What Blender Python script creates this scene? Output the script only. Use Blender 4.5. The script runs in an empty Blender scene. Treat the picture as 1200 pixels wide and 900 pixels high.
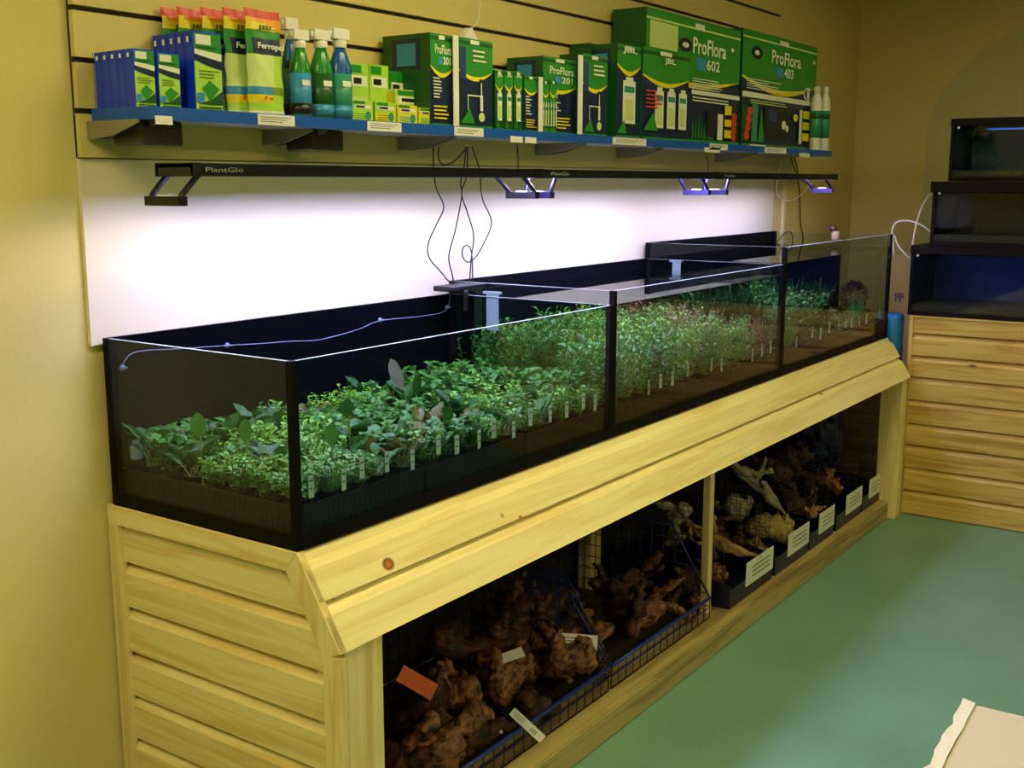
import bpy, bmesh, math, random
from mathutils import Vector, Matrix, noise
random.seed(7)
S = bpy.context.scene
COL = S.collection
# ------------------------------------------------------------------ camera
CP = Vector((-1.5379, -2.1987, 1.6166)); YAW, PIT, FPX = 0.6086, -0.1768, 1320.56
FW = Vector((math.cos(YAW)*math.cos(PIT), math.sin(YAW)*math.cos(PIT), math.sin(PIT)))
RT = Vector((math.sin(YAW), -math.cos(YAW), 0)); UP = RT.cross(FW)
cam = bpy.data.cameras.new('camera'); co = bpy.data.objects.new('camera', cam); COL.objects.link(co)
cam.sensor_width = 36; cam.lens = FPX*36/1200; cam.clip_start = .02
m = Matrix((RT, UP, -FW)).transposed().to_4x4(); m.translation = CP; co.matrix_world = m
S.camera = co
def on(ax, val, x, y):
    d = FW + RT*((x-600)/FPX) - UP*((y-450)/FPX)
    return CP + d*((val-CP[ax])/d[ax])
def Y(v, x, y): return on(1, v, x, y)
def Xp(v, x, y): return on(0, v, x, y)

# ------------------------------------------------------------------ materials
def lin(c):
    return tuple(((v/255)/12.92 if v/255 <= .04045 else ((v/255+.055)/1.055)**2.4) for v in c)+(1,)
MC = {}
def mat(name, rgb, rough=.5, spec=.5, metal=0, emit=0, bump=0, bscale=40, var=0, vscale=6, transl=0, coat=0):
    if name in MC: return MC[name]
    m = bpy.data.materials.new(name); m.use_nodes = True; n = m.node_tree.nodes; l = m.node_tree.links
    b = n['Principled BSDF']; c = lin(rgb)
    b.inputs['Base Color'].default_value = c; b.inputs['Roughness'].default_value = rough
    b.inputs['Specular IOR Level'].default_value = spec; b.inputs['Metallic'].default_value = metal
    b.inputs['Coat Weight'].default_value = coat
    if emit:
        b.inputs['Emission Color'].default_value = c; b.inputs['Emission Strength'].default_value = emit
    if var:
        tc = n.new('ShaderNodeTexCoord'); nz = n.new('ShaderNodeTexNoise'); nz.inputs['Scale'].default_value = vscale
        nz.inputs['Detail'].default_value = 5
        r = n.new('ShaderNodeValToRGB'); r.color_ramp.elements[0].position = .3; r.color_ramp.elements[1].position = .7
        r.color_ramp.elements[0].color = tuple(v*(1-var) for v in c[:3])+(1,)
        r.color_ramp.elements[1].color = tuple(min(1, v*(1+var)) for v in c[:3])+(1,)
        l.new(tc.outputs['Object'], nz.inputs['Vector']); l.new(nz.outputs['Fac'], r.inputs['Fac']); l.new(r.outputs['Color'], b.inputs['Base Color'])
    if bump:
        tc = n.new('ShaderNodeTexCoord'); nz = n.new('ShaderNodeTexNoise'); nz.inputs['Scale'].default_value = bscale; nz.inputs['Detail'].default_value = 6
        bp = n.new('ShaderNodeBump'); bp.inputs['Strength'].default_value = bump; bp.inputs['Distance'].default_value = .01
        l.new(tc.outputs['Object'], nz.inputs['Vector']); l.new(nz.outputs['Fac'], bp.inputs['Height']); l.new(bp.outputs['Normal'], b.inputs['Normal'])
    if transl:
        t = n.new('ShaderNodeBsdfTranslucent'); t.inputs['Color'].default_value = c; mx = n.new('ShaderNodeMixShader'); mx.inputs[0].default_value = transl
        l.new(b.outputs[0], mx.inputs[1]); l.new(t.outputs[0], mx.inputs[2]); l.new(mx.outputs[0], n['Material Output'].inputs['Surface'])
    MC[name] = m; return m

def pine(axis, rgb=(230, 212, 146), knots=None, dark=(214, 184, 110), kn=True, name='pine', ks=3.2):
    key = name+axis
    if key in MC: return MC[key]
    m = bpy.data.materials.new(key); m.use_nodes = True; n = m.node_tree.nodes; l = m.node_tree.links
    b = n['Principled BSDF']; b.inputs['Roughness'].default_value = .42; b.inputs['Specular IOR Level'].default_value = .35
    tc = n.new('ShaderNodeTexCoord'); mp = n.new('ShaderNodeMapping')
    sc = {'x': (.9, 14, 14), 'y': (14, .9, 14), 'z': (14, 14, .9)}[axis]; mp.inputs['Scale'].default_value = sc
    l.new(tc.outputs['Object'], mp.inputs['Vector'])
    g = n.new('ShaderNodeTexNoise'); g.inputs['Scale'].default_value = 2.2; g.inputs['Detail'].default_value = 7; g.inputs['Distortion'].default_value = .8
    l.new(mp.outputs['Vector'], g.inputs['Vector'])
    r = n.new('ShaderNodeValToRGB'); e = r.color_ramp.elements
    e[0].position = .34; e[0].color = lin(dark); e[1].position = .56; e[1].color = lin(rgb)
    l.new(g.outputs['Fac'], r.inputs['Fac'])
    last = r.outputs['Color']
    def addk(maskout, colr):
        nonlocal last
        mx = n.new('ShaderNodeMix'); mx.data_type = 'RGBA'; l.new(maskout, mx.inputs[0]); l.new(last, mx.inputs[6]); mx.inputs[7].default_value = lin(colr)
        last = mx.outputs[2]
    if kn:
        mp2 = n.new('ShaderNodeMapping'); mp2.inputs['Scale'].default_value = {'x': (1, 2.4, 2.4), 'y': (2.4, 1, 2.4), 'z': (2.4, 2.4, 1)}[axis]
        l.new(tc.outputs['Object'], mp2.inputs['Vector'])
        v = n.new('ShaderNodeTexVoronoi'); v.inputs['Scale'].default_value = ks; l.new(mp2.outputs['Vector'], v.inputs['Vector'])
        rr = n.new('ShaderNodeMapRange'); rr.inputs[1].default_value = .095; rr.inputs[2].default_value = .05; l.new(v.outputs['Distance'], rr.inputs[0])
        sp = n.new('ShaderNodeSeparateColor'); l.new(v.outputs['Color'], sp.inputs[0])
        gt = n.new('ShaderNodeMath'); gt.operation = 'GREATER_THAN'; gt.inputs[1].default_value = .25; l.new(sp.outputs[0], gt.inputs[0])
        ml = n.new('ShaderNodeMath'); ml.operation = 'MULTIPLY'; l.new(rr.outputs[0], ml.inputs[0]); l.new(gt.outputs[0], ml.inputs[1])
        addk(ml.outputs[0], (120, 76, 38))
    for (p, rad) in (knots or []):
        vm = n.new('ShaderNodeVectorMath'); vm.operation = 'SUBTRACT'; l.new(tc.outputs['Object'], vm.inputs[0]); vm.inputs[1].default_value = p
        vs = n.new('ShaderNodeVectorMath'); vs.operation = 'MULTIPLY'; l.new(vm.outputs[0], vs.inputs[0]); vs.inputs[1].default_value = (.8, 1, 1)
        ln = n.new('ShaderNodeVectorMath'); ln.operation = 'LENGTH'; l.new(vs.outputs[0], ln.inputs[0])
        for (a, c) in ((1.0, (150, 92, 38)), (.6, (186, 120, 62))):
            rr = n.new('ShaderNodeMapRange'); rr.inputs[1].default_value = rad*a*1.15; rr.inputs[2].default_value = rad*a*.85; l.new(ln.outputs['Value'], rr.inputs[0])
            addk(rr.outputs[0], c)
    l.new(last, b.inputs['Base Color'])
    bp = n.new('ShaderNodeBump'); bp.inputs['Strength'].default_value = .12; bp.inputs['Distance'].default_value = .004
    l.new(g.outputs['Fac'], bp.inputs['Height']); l.new(bp.outputs['Normal'], b.inputs['Normal'])
    MC[key] = m; return m

def glassmat(name, tint, ior=1.5, rough=0.0, wave=0):
    m = bpy.data.materials.new(name); m.use_nodes = True; n = m.node_tree.nodes; l = m.node_tree.links
    n.remove(n['Principled BSDF'])
    t = n.new('ShaderNodeBsdfTransparent'); t.inputs[0].default_value = (*tint, 1)
    g = n.new('ShaderNodeBsdfGlossy'); g.inputs['Roughness'].default_value = rough
    f = n.new('ShaderNodeFresnel'); f.inputs[0].default_value = ior
    # same reflectance from both sides of the pane
    ge = n.new('ShaderNodeNewGeometry'); rf = n.new('ShaderNodeMath'); rf.operation = 'MULTIPLY_ADD'
    l.new(ge.outputs['Backfacing'], rf.inputs[0]); rf.inputs[1].default_value = 1/ior-ior; rf.inputs[2].default_value = ior
    # Fresnel node flips ior itself on back faces: feed the inverse there so it stays that of the outer side
    l.new(rf.outputs[0], f.inputs[0])
    if wave:
        tc = n.new('ShaderNodeTexCoord'); nz = n.new('ShaderNodeTexNoise'); nz.inputs['Scale'].default_value = 9
        bp = n.new('ShaderNodeBump'); bp.inputs['Strength'].default_value = wave; bp.inputs['Distance'].default_value = .004
        l.new(tc.outputs['Object'], nz.inputs['Vector']); l.new(nz.outputs['Fac'], bp.inputs['Height'])
        l.new(bp.outputs['Normal'], g.inputs['Normal'])
    mx = n.new('ShaderNodeMixShader'); l.new(f.outputs[0], mx.inputs[0]); l.new(t.outputs[0], mx.inputs[1]); l.new(g.outputs[0], mx.inputs[2])
    l.new(mx.outputs[0], n['Material Output'].inputs['Surface']); MC[name] = m; return m

M_wall = mat('wall_paint', (208, 192, 118), .85, .2, bump=.05, bscale=60)
M_niche = mat('niche_paint', (190, 184, 122), .8, .2)
M_slat = mat('slat_board', (206, 188, 114), .5, .3)
M_white = mat('white_board', (218, 208, 170), .6, .3)
M_black = mat('black_plastic', (10, 10, 12), .35)
M_seal = mat('black_silicone', (4, 4, 6), .6, .12)
M_film = mat('black_film', (2, 3, 8), .35, .12)
M_glass = glassmat('tank_glass', (.92, .96, .95), 1.29)
M_water = glassmat('water_surface', (.86, .95, .95), 1.6, .0, .008)
M_edge = mat('glass_edge_highlight', (190, 208, 204), .3, .5)  # pale colour paints the highlight along the glass rim
M_blue = mat('shelf_blue', (16, 84, 176), .4)
M_grey = mat('shelf_underside', (150, 145, 135), .6)
M_floor = mat('vinyl_floor', (108, 150, 122), .38, .4, var=.08, vscale=3)
M_ceil = mat('ceiling_paint', (200, 196, 170), .9)
M_led = mat('led_strip', (188, 184, 255), .5, emit=74)
M_led3 = mat('led_strip_dim', (188, 184, 255), .5, emit=48)
M_rail = mat('dark_anodised', (20, 20, 26), .35, metal=.3)
M_brk = mat('bracket_metal', (62, 54, 104), .3, metal=.7)
M_wire = mat('blue_wire', (16, 34, 92), .35, metal=.2)
M_bwire = mat('black_wire', (16, 16, 20), .4)
M_paper = mat('white_card', (225, 226, 214), .6)
M_ink = mat('printed_ink', (70, 74, 70), .7)
M_pot = mat('plastic_pot', (8, 8, 8), .6, .2)
M_tag = mat('plant_tag', (158, 184, 168), .6)
M_clear = mat('clear_tubing', (120, 130, 160), .2)
M_wht = mat('white_plastic', (226, 224, 210), .4)
M_steel = mat('bare_metal', (150, 146, 130), .35, metal=.6)

# ------------------------------------------------------------------ mesh helpers
def box(bm, a, b, mi=0):
    x0, y0, z0 = a; x1, y1, z1 = b
    v = [bm.verts.new(p) for p in ((x0,y0,z0),(x1,y0,z0),(x1,y1,z0),(x0,y1,z0),(x0,y0,z1),(x1,y0,z1),(x1,y1,z1),(x0,y1,z1))]
    for f in ((0,3,2,1),(4,5,6,7),(0,1,5,4),(1,2,6,5),(2,3,7,6),(3,0,4,7)):
        fc = bm.faces.new([v[i] for i in f]); fc.material_index = mi
    return v
def tube(bm, pts, r, seg=8, mi=0, smooth=5, cap=True):
    P = [Vector(p) for p in pts]
    if smooth > 1 and len(P) > 2:
        Q = []
        for i in range(len(P)-1):
            p0 = P[max(i-1,0)]; p1 = P[i]; p2 = P[i+1]; p3 = P[min(i+2,len(P)-1)]
            for k in range(smooth):
                t = k/smooth
                Q.append(.5*((2*p1)+(p2-p0)*t+(2*p0-5*p1+4*p2-p3)*t*t+(3*p1-p0-3*p2+p3)*t**3))
        Q.append(P[-1]); P = Q
    rr = r if callable(r) else (lambda t: r)
    rings = []; nrm = None
    for i, p in enumerate(P):
        d = (P[min(i+1,len(P)-1)]-P[max(i-1,0)]).normalized()
        if nrm is None: nrm = d.orthogonal().normalized()
        nrm = (nrm-d*nrm.dot(d));  nrm = nrm.normalized() if nrm.length > 1e-6 else d.orthogonal().normalized()
        bn = d.cross(nrm); R = rr(i/(len(P)-1))
        rings.append([bm.verts.new(p+(nrm*math.cos(a)+bn*math.sin(a))*R) for a in [2*math.pi*k/seg for k in range(seg)]])
    for a, b in zip(rings, rings[1:]):
        for k in range(seg):
            f = bm.faces.new((a[k], a[(k+1)%seg], b[(k+1)%seg], b[k])); f.smooth = True; f.material_index = mi
    if cap:
        for rg in (rings[0][::-1], rings[-1]):
            f = bm.faces.new(rg); f.material_index = mi
    return rings
def lathe(bm, prof, c=(0,0,0), seg=20, mi=0, sx=1, sy=1):
    c = Vector(c); rings = []
    for (r, z) in prof:
        rings.append([bm.verts.new(c+Vector((r*sx*math.cos(2*math.pi*k/seg), r*sy*math.sin(2*math.pi*k/seg), z))) for k in range(seg)])
    for a, b in zip(rings, rings[1:]):
        for k in range(seg):
            f = bm.faces.new((a[k], a[(k+1)%seg], b[(k+1)%seg], b[k])); f.smooth = True; f.material_index = mi
    for rg in (rings[0][::-1], rings[-1]):
        f = bm.faces.new(rg); f.material_index = mi
def poly(bm, pts, mi=0):
    f = bm.faces.new([bm.verts.new(p) for p in pts]); f.material_index = mi; return f
def prism(bm, pts, off, mi=0):
    off = Vector(off); a = [bm.verts.new(p) for p in pts]; b = [bm.verts.new(Vector(p)+off) for p in pts]; n = len(a)
    bm.faces.new(a).material_index = mi; bm.faces.new(b[::-1]).material_index = mi
    for i in range(n): bm.faces.new((a[i], b[i], b[(i+1)%n], a[(i+1)%n])).material_index = mi
def bev(bm, w=.002, seg=2):
    bmesh.ops.bevel(bm, geom=bm.edges[:], offset=w, segments=seg, affect='EDGES', clamp_overlap=True)
def obj(name, bm, mats, parent=None, loc=None, recalc=True):
    if recalc: bmesh.ops.recalc_face_normals(bm, faces=bm.faces[:])
    me = bpy.data.meshes.new(name); bm.to_mesh(me); bm.free()
    for mm in (mats if isinstance(mats, (list, tuple)) else [mats]): me.materials.append(mm)
    o = bpy.data.objects.new(name, me); COL.objects.link(o)
    if loc: o.location = loc
    if parent: o.parent = parent
    return o
def tag(o, label, cat, group=None, kind=None):
    if label: o['label'] = label
    if cat: o['category'] = cat
    if group: o['group'] = group
    if kind: o['kind'] = kind
    return o
def thing(name, label, cat, loc=(0,0,0), group=None, rz=0):
    o = bpy.data.objects.new(name, None); COL.objects.link(o); o.location = loc; o.rotation_euler[2] = rz
    o.empty_display_size = .05
    return tag(o, label, cat, group)
def struct(name, bm, m, label=None):
    o = obj(name, bm, m); o['kind'] = 'structure'; 
    if label: o['label'] = label
    return o
def copy_tree(o, parent=None):
    c = o.copy(); COL.objects.link(c); c.parent = parent
    for ch in o.children: copy_tree(ch, c)
    return c
NB = bmesh.new
TXT = {}
def text_shape(s, bold=.0):
    k = (s, bold)
    if k not in TXT:
        cu = bpy.data.curves.new('t', 'FONT'); cu.body = s; cu.offset = bold; cu.resolution_u = 2
        o = bpy.data.objects.new('t', cu); COL.objects.link(o)
        dg = bpy.context.evaluated_depsgraph_get(); dg.update()
        me = o.evaluated_get(dg).to_mesh()
        vs = [tuple(v.co) for v in me.vertices]; fs = [tuple(p.vertices) for p in me.polygons]
        o.evaluated_get(dg).to_mesh_clear(); bpy.data.objects.remove(o); bpy.data.curves.remove(cu)
        TXT[k] = (vs, fs)
    return TXT[k]
def put_text(bm, s, o, ux, uy, w, h, mi, bold=.02, slant=0):
    vs, fs = text_shape(s, bold)
    x0 = min(v[0] for v in vs); x1 = max(v[0] for v in vs); y0 = min(v[1] for v in vs); y1 = max(v[1] for v in vs)
    o = Vector(o); ux = Vector(ux); uy = Vector(uy)
    V = [bm.verts.new(o+ux*((v[0]-x0)/(x1-x0)*w+slant*(v[1]-y0))+uy*((v[1]-y0)/(y1-y0)*h)) for v in vs]
    for f in fs:
        try: bm.faces.new([V[i] for i in f]).material_index = mi
        except ValueError: pass

# ------------------------------------------------------------------ the room
WY = .02; FX = 5.17; ZC = 2.75; XL = -3.6; YR = -5.6
bm = NB(); box(bm, (XL, YR, -.05), (FX, WY, 0)); struct('floor', bm, M_floor, 'green vinyl floor')
bm = NB(); box(bm, (XL, YR, ZC), (FX, WY, ZC+.05)); struct('ceiling', bm, M_ceil)
bm = NB(); box(bm, (XL, WY, 0), (FX, WY+.1, ZC)); struct('wall_back', bm, M_wall, 'yellow painted wall behind the tanks')
bm = NB(); box(bm, (FX, YR, 0), (FX+.1, WY+.1, ZC)); struct('wall_right', bm, M_wall, 'far yellow wall')
bm = NB(); box(bm, (XL-.1, YR, 0), (XL, WY+.1, ZC)); struct('wall_left', bm, mat('wall_paint_shaded', (112, 100, 58), .9, .1))  # unseen wall painted darker to keep its reflection in the glass dim
bm = NB(); box(bm, (XL-.1, YR-.1, 0), (FX+.1, YR, ZC)); struct('wall_front', bm, M_wall)
# arched painted recess on the far wall
bm = NB(); y0 = -.392; w = 1.5; zs = 1.85; pts = [(FX-.006, y0, .0)]
for i in range(17):
    a = math.pi*i/16*.5; pts.append((FX-.006, y0-(w/2)*(1-math.cos(a)), zs+.62*math.sin(a)))
for i in range(1, 17):
    a = math.pi/2+math.pi*i/16*.5; pts.append((FX-.006, y0-(w/2)*(1-math.cos(a)), zs+.62*math.sin(a)))
pts.append((FX-.006, y0-w, .0)); prism(bm, pts, (.008, 0, 0)); struct('trim_1', bm, M_niche, 'greenish arched panel on the far wall')

# slatted display wall
bm = NB(); X0, X1 = -.022, 3.93
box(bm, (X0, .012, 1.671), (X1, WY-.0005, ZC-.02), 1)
zs = [1.671]+[1.77+.1075*k for k in range(-0, 9)]
prev = 1.671
for k in range(0, 10):
    z = 1.77+.1075*k
    top = min(z-.006, ZC-.02)
    if top > prev+.01: box(bm, (X0, -.002, prev), (X1, .013, top))
    prev = z+.006
o = obj('slatwall_panel', bm, [M_slat, mat('dark_slot_channel', (52, 46, 40), .6)])  # dark backing shows in the slots between the boards
tag(o, 'cream slatted display wall with black horizontal grooves above the tanks', 'wall panel')
bm = NB(); box(bm, (X0, .008, 1.255), (X1, WY-.0005, 1.668)); tag(obj('backing_board', bm, M_white), 'plain white board lit purple-white on the wall below the shelf', 'board')

# ------------------------------------------------------------------ planking
def plank_profile(t0, t1, grooves, depth=.02, bevel=.026, step=.0035):
    """list of (t, n) from bottom to top; boards split at grooves; each board slopes inward at its top"""
    g = [t0]+sorted(grooves)+[t1]; out = []
    for a, b in zip(g, g[1:]):
        last = b >= t1-1e-6
        out += [(a, 0)]
        if last: out += [(b, 0)]
        else: out += [(b-bevel-step, 0), (b-bevel*.55-step, -depth*.45), (b-step-.001, -depth), (b-step, -depth-.012), (b, -depth-.012)]
    return out
def planks(bm, o, L, U, N, length, prof, thick=.02, mi=0):
    o = Vector(o); L = Vector(L); U = Vector(U).normalized(); N = Vector(N).normalized()
    pr = [(t, n) for t, n in prof]; pr2 = pr+[(prof[-1][0], -thick), (prof[0][0], -thick)]
    A = [bm.verts.new(o+U*t+N*n) for t, n in pr2]; B = [bm.verts.new(o+L*length+U*t+N*n) for t, n in pr2]
    k = len(A)
    for i in range(k):
        bm.faces.new((A[i], B[i], B[(i+1)%k], A[(i+1)%k])).material_index = mi
    bm.faces.new(A[::-1]); bm.faces.new(B)

ZT = .884; XE = 3.916
PX, PY, PZ = pine('x'), pine('y'), pine('z')
st = thing('aquarium_stand', 'long pine-clad stand with slanted front fascia carrying the plant tanks', 'stand', (0,0,0))
# near side panel
bm = NB(); gr = [.088+.1102*k for k in range(0, 7)]
planks(bm, (0, 0, .0), (0, -1, 0), (0, 0, 1), (-1, 0, 0), .73, plank_profile(0, .858, gr), .045)
n = Vector((0, -.189, .113)).normalized()
bmesh.ops.bisect_plane(bm, geom=bm.verts[:]+bm.edges[:]+bm.faces[:], plane_co=(0, -.60, .86), plane_no=n, clear_outer=True)
bmesh.ops.bisect_plane(bm, geom=bm.verts[:]+bm.edges[:]+bm.faces[:], plane_co=(0, -.70, .5), plane_no=(0, -1, 0), clear_outer=True)
o = obj('side_panel', bm, PY, st); o.location.x = .006
for nm, pp, mm in (('top_rail', [(0, .012, ZT), (0, -.602, ZT), (0, -.571, ZT-.045), (0, .012, ZT-.045)], PY),
               ('back_stile', [(0, .012, ZT-.045), (0, -.024, ZT-.045), (0, -.024, 0), (0, .012, 0)], PZ),
               ('slanted_stile', [(0, -.604, ZT), (0, -.717, ZT-.189), (0, -.690, ZT-.2), (0, -.668, ZT-.2), (0, -.668, .68), (0, -.572, ZT-.043)], PZ),
               ('front_stile', [(0, -.668, ZT-.2), (0, -.715, ZT-.2), (0, -.715, 0), (0, -.668, 0)], PZ)):
    bm = NB(); prism(bm, [Vector(p)+Vector((-.007, 0, 0)) for p in pp], (.02, 0, 0)); bev(bm, .0012, 1); obj(nm, bm, mm, st)
# posts
for (a, b) in (((.013, -.713, 0), (.125, -.63, ZT-.19)), ((3.87, -.705, 0), (3.945, -.60, ZT-.17)), ((2.02, -.575, .085), (2.052, -.545, ZT-.03)), ((2.0, -.1, .02), (2.075, -.04, ZT-.03))):
    bm = NB(); box(bm, a, b); bev(bm, .003, 1); obj('post', bm, PZ, st)
bm = NB(); box(bm, (3.87, -.60, .0), (3.89, .01, ZT-.03)); obj('end_panel', bm, pine('y', (96, 76, 42), kn=False, name='dark_brown_board', dark=(60, 46, 26)), st)  # inner end panel coloured darker than the outer pine
bm = NB(); box(bm, (.02, -.004, .09), (3.86, .016, ZT-.035)); obj('shade_back_panel', bm, mat('shade_board', (30, 26, 20), .8), st)  # added dark sheet, darkens the bay where the lit wall showed through
# slanted fascia
fd = Vector((0, -.113, -.189)); FL = fd.length
fN = Vector((0, -.189, .113)).normalized()
k1 = Y(-.655, 457, 660); k2 = Y(-.64, 585, 606); k3 = Y(-.62, 468, 629); k4 = Y(-.66, 690, 551); k5 = Y(-.62, 887, 477)
PF = pine('x', (242, 228, 164), [(k1, .015), (k2, .011), (k3, .006), (k4, .009), (k5, .009)]+[(Y(-.66, a, b), q) for a, b, q in ((402, 657, .004), (806, 496, .007), (745, 533, .004), (962, 462, .009), (860, 517, .006), (610, 607, .006), (505, 700, .005), (650, 622, .005), (730, 575, .005), (903, 505, .006), (1000, 430, .005), (935, 440, .004))], kn=False, name='pine_fascia', dark=(230, 208, 138), ks=2.6)
bm = NB()
planks(bm, (-.004, -.717, ZT-.189), (1, 0, 0), -fd, fN, XE+.035, [(0,0),(.078,0),(.092,-.005),(.105,-.013),(.106,-.022),(.1095,-.022),(.1096,0),(.178,0),(.188,-.004),(.198,-.010),(.22,-.010)], .032)
obj('fascia', bm, PF, st)
bm = NB(); box(bm, (.014, -.585, ZT-.03), (3.87, .012, ZT-.001)); obj('deck', bm, pine('x', (150, 130, 84), kn=False, name='raw_pine', dark=(120, 100, 60)), st)
PB = pine('x', (172, 156, 96), name='sleeper', dark=(128, 110, 60), ks=1.9)
bm = NB(); box(bm, (.126, -.668, 0), (3.869, -.50, .088)); bev(bm, .004, 2); obj('plinth_beam', bm, PB, st)
bm = NB(); box(bm, (.126, -.499, .0), (3.869, -.006, .084)); obj('bottom_shelf', bm, pine('x', (70, 58, 36), kn=False, name='shaded_shelf', dark=(44, 36, 22)), st)  # shade under the stand is put into this darker pine colour

# ------------------------------------------------------------------ tanks
def pane(bm, a, b):
    """glass sheet with its rim highlight painted on the cut edge (material 1)"""
    box(bm, a, b)
    top = max(a[2], b[2])
    for f in bm.faces:
        if all(abs(v.co.z-top) < 1e-6 for v in f.verts): f.material_index = 1
def tank(x0, x1, zt, label, water, filmstep=None):
    t = thing('plant_tank', label, 'aquarium', (x0, 0, ZT), 'open-topped plant tanks on the stand')
    L = x1-x0; H = zt-ZT; g = .008; yb = -.002; yf = -.600
    bm = NB(); box(bm, (0, yf, 0), (L, yb, .010)); obj('base', bm, M_seal, t)
    bm = NB(); pane(bm, (.002, yf, .010), (L-.002, yf+g, H)); obj('front_pane', bm, [M_glass, M_edge], t)
    bm = NB(); pane(bm, (0.0, yf+g+.001, .010), (g, yb-.010, H)); obj('side_pane', bm, [M_glass, M_edge], t)
    bm = NB(); pane(bm, (L-g, yf+g+.001, .010), (L, yb-.010, H)); obj('side_pane', bm, [M_glass, M_edge], t)
    bm = NB(); box(bm, (0, yb-.009, .010), (L, yb, H)); obj('back_pane', bm, M_film, t)
    for (a, b) in (((-.0015, yf-.0015, .0), (.016, yf+.014, H)), ((L-.016, yf-.0015, .0), (L+.0015, yf+.014, H)), ((-.0015, yb-.022, 0), (.012, yb-.0095, H)), ((L-.012, yb-.022, 0), (L+.0015, yb-.0095, H))):
        bm = NB(); box(bm, a, b); obj('corner_seal', bm, M_seal, t)
    bm = NB(); box(bm, (.016, yf-.0012, .010), (L-.016, yf-.0002, .032)); obj('bottom_trim', bm, M_seal, t)
    bm = NB(); box(bm, (-.001, yf+.014, .0), (-.0002, yb-.02, .03)); obj('bottom_trim', bm, M_seal, t)
    if water:
        bm = NB(); poly(bm, [(g, yf+g, water-ZT), (L-g, yf+g, water-ZT), (L-g, yb-.009, water-ZT), (g, yb-.009, water-ZT)]); obj('water', bm, M_water, t, recalc=False)
    return t
T1 = tank(0, 1.262, 1.272, 'lowest and nearest plant tank, shallow, full of leafy potted plants', None)
T2 = tank(1.266, 2.562, 1.312, 'middle plant tank filled with water and bushy stem plants', 1.271)
T3 = tank(2.566, 3.914, 1.376, 'tallest plant tank at the far end, mostly dark with few plants', 1.315)
bm = NB(); box(bm, (1.337, -.36, .012), (1.339, -.012, .428)); o = obj('refracted_back_film', bm, M_film, T3)  # added dark sheet standing in for the black back refracted through water

# ------------------------------------------------------------------ plants
def leaf(bm, b, d, L, W, up=Vector((0,0,1)), bend=.4, n=4, mi=0, tip=1.0):
    d = d.normalized(); s = d.cross(up)
    s = s.normalized() if s.length > 1e-4 else Vector((1,0,0))
    nm = s.cross(d); p = Vector(b); prevs = None; dd = d.copy()
    for i in range(n+1):
        t = i/n; w = W*.5*(math.sin(math.pi*min(1, (t*.92+.04)))**.7 if i < n else .05)
        a = bm.verts.new(p+s*w+nm*w*.25); c = bm.verts.new(p); e = bm.verts.new(p-s*w+nm*w*.25)
        if prevs:
            for q in ((prevs[0], prevs[1], c, a), (prevs[1], prevs[2], e, c)):
                f = bm.faces.new(q); f.material_index = mi; f.smooth = True
        prevs = (a, c, e); p = p+dd*(L/n); dd = (dd-Vector((0,0,1))*bend/n).normalized()
def rnd(a, b): return random.uniform(a, b)
def bush(h, r, stems, leaves, lw, ll):
    bm = NB()
    for s in range(stems):
        a = rnd(0, 6.28); rr = r*math.sqrt(random.random())*.6; base = Vector((rr*.5*math.cos(a), rr*.5*math.sin(a), .075))
        lean = Vector((math.cos(a)*rnd(.1,.5), math.sin(a)*rnd(.1,.5), 1)).normalized(); hh = h*rnd(.65, 1)
        top = base+lean*hh; tube(bm, [base, base+lean*hh*.5+Vector((rnd(-.006,.006), rnd(-.006,.006), 0)), top], .0014, 3, 1, 1, False)
        for k in range(leaves):
            t = (k+1)/leaves; p = base+lean*hh*t; an = k*2.4+s
            leaf(bm, p, Vector((math.cos(an), math.sin(an), rnd(.1,.9))), ll*rnd(.7,1.1)*(1-.3*t), lw, bend=rnd(.2,.9), n=2)
    return bm
def rosette(nl, h, W, L, spread=.6, bend=.7):
    bm = NB()
    for k in range(nl):
        a = k*2.4+rnd(-.3,.3); d = Vector((math.cos(a)*rnd(.15,spread), math.sin(a)*rnd(.15,spread), 1)).normalized(); sl = h*rnd(.5,1)
        b = Vector((rnd(-.012,.012), rnd(-.012,.012), .075)); e = b+d*sl
        tube(bm, [b, b+d*sl*.5, e], .0016, 3, 1, 1, False)
        leaf(bm, e, d+Vector((math.cos(a)*.35, math.sin(a)*.35, 0)), L*rnd(.7,1.1), W*rnd(.8,1.1), bend=bend*rnd(.4,1), n=4)
    return bm
def grass(nb, h, W, spread=.45):
    bm = NB()
    for k in range(nb):
        a = rnd(0,6.28); d = Vector((math.cos(a)*rnd(.05,spread), math.sin(a)*rnd(.05,spread), 1))
        leaf(bm, (rnd(-.02,.02), rnd(-.02,.02), .075), d, h*rnd(.6,1.1), W, bend=rnd(.3,1.3), n=5)
    return bm
def leafmat(name, c): return mat(name, c, .5, .3, var=.35, vscale=25, transl=.3)
G_l = leafmat('leaf_bright', (98, 156, 46)); G_m = leafmat('leaf_mid', (62, 122, 40)); G_d = leafmat('leaf_dark', (38, 88, 28)); G_k = leafmat('leaf_very_dark', (26, 62, 24)); G_b = leafmat('leaf_bluegreen', (66, 120, 60)); G_r = leafmat('leaf_red', (128, 74, 62)); G_o = leafmat('leaf_brown', (90, 92, 40)); G_y = leafmat('leaf_yellow', (138, 168, 64)); G_g = leafmat('leaf_grey', (128, 136, 132))
M_stem = mat('plant_stem', (104, 130, 60), .6)
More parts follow.
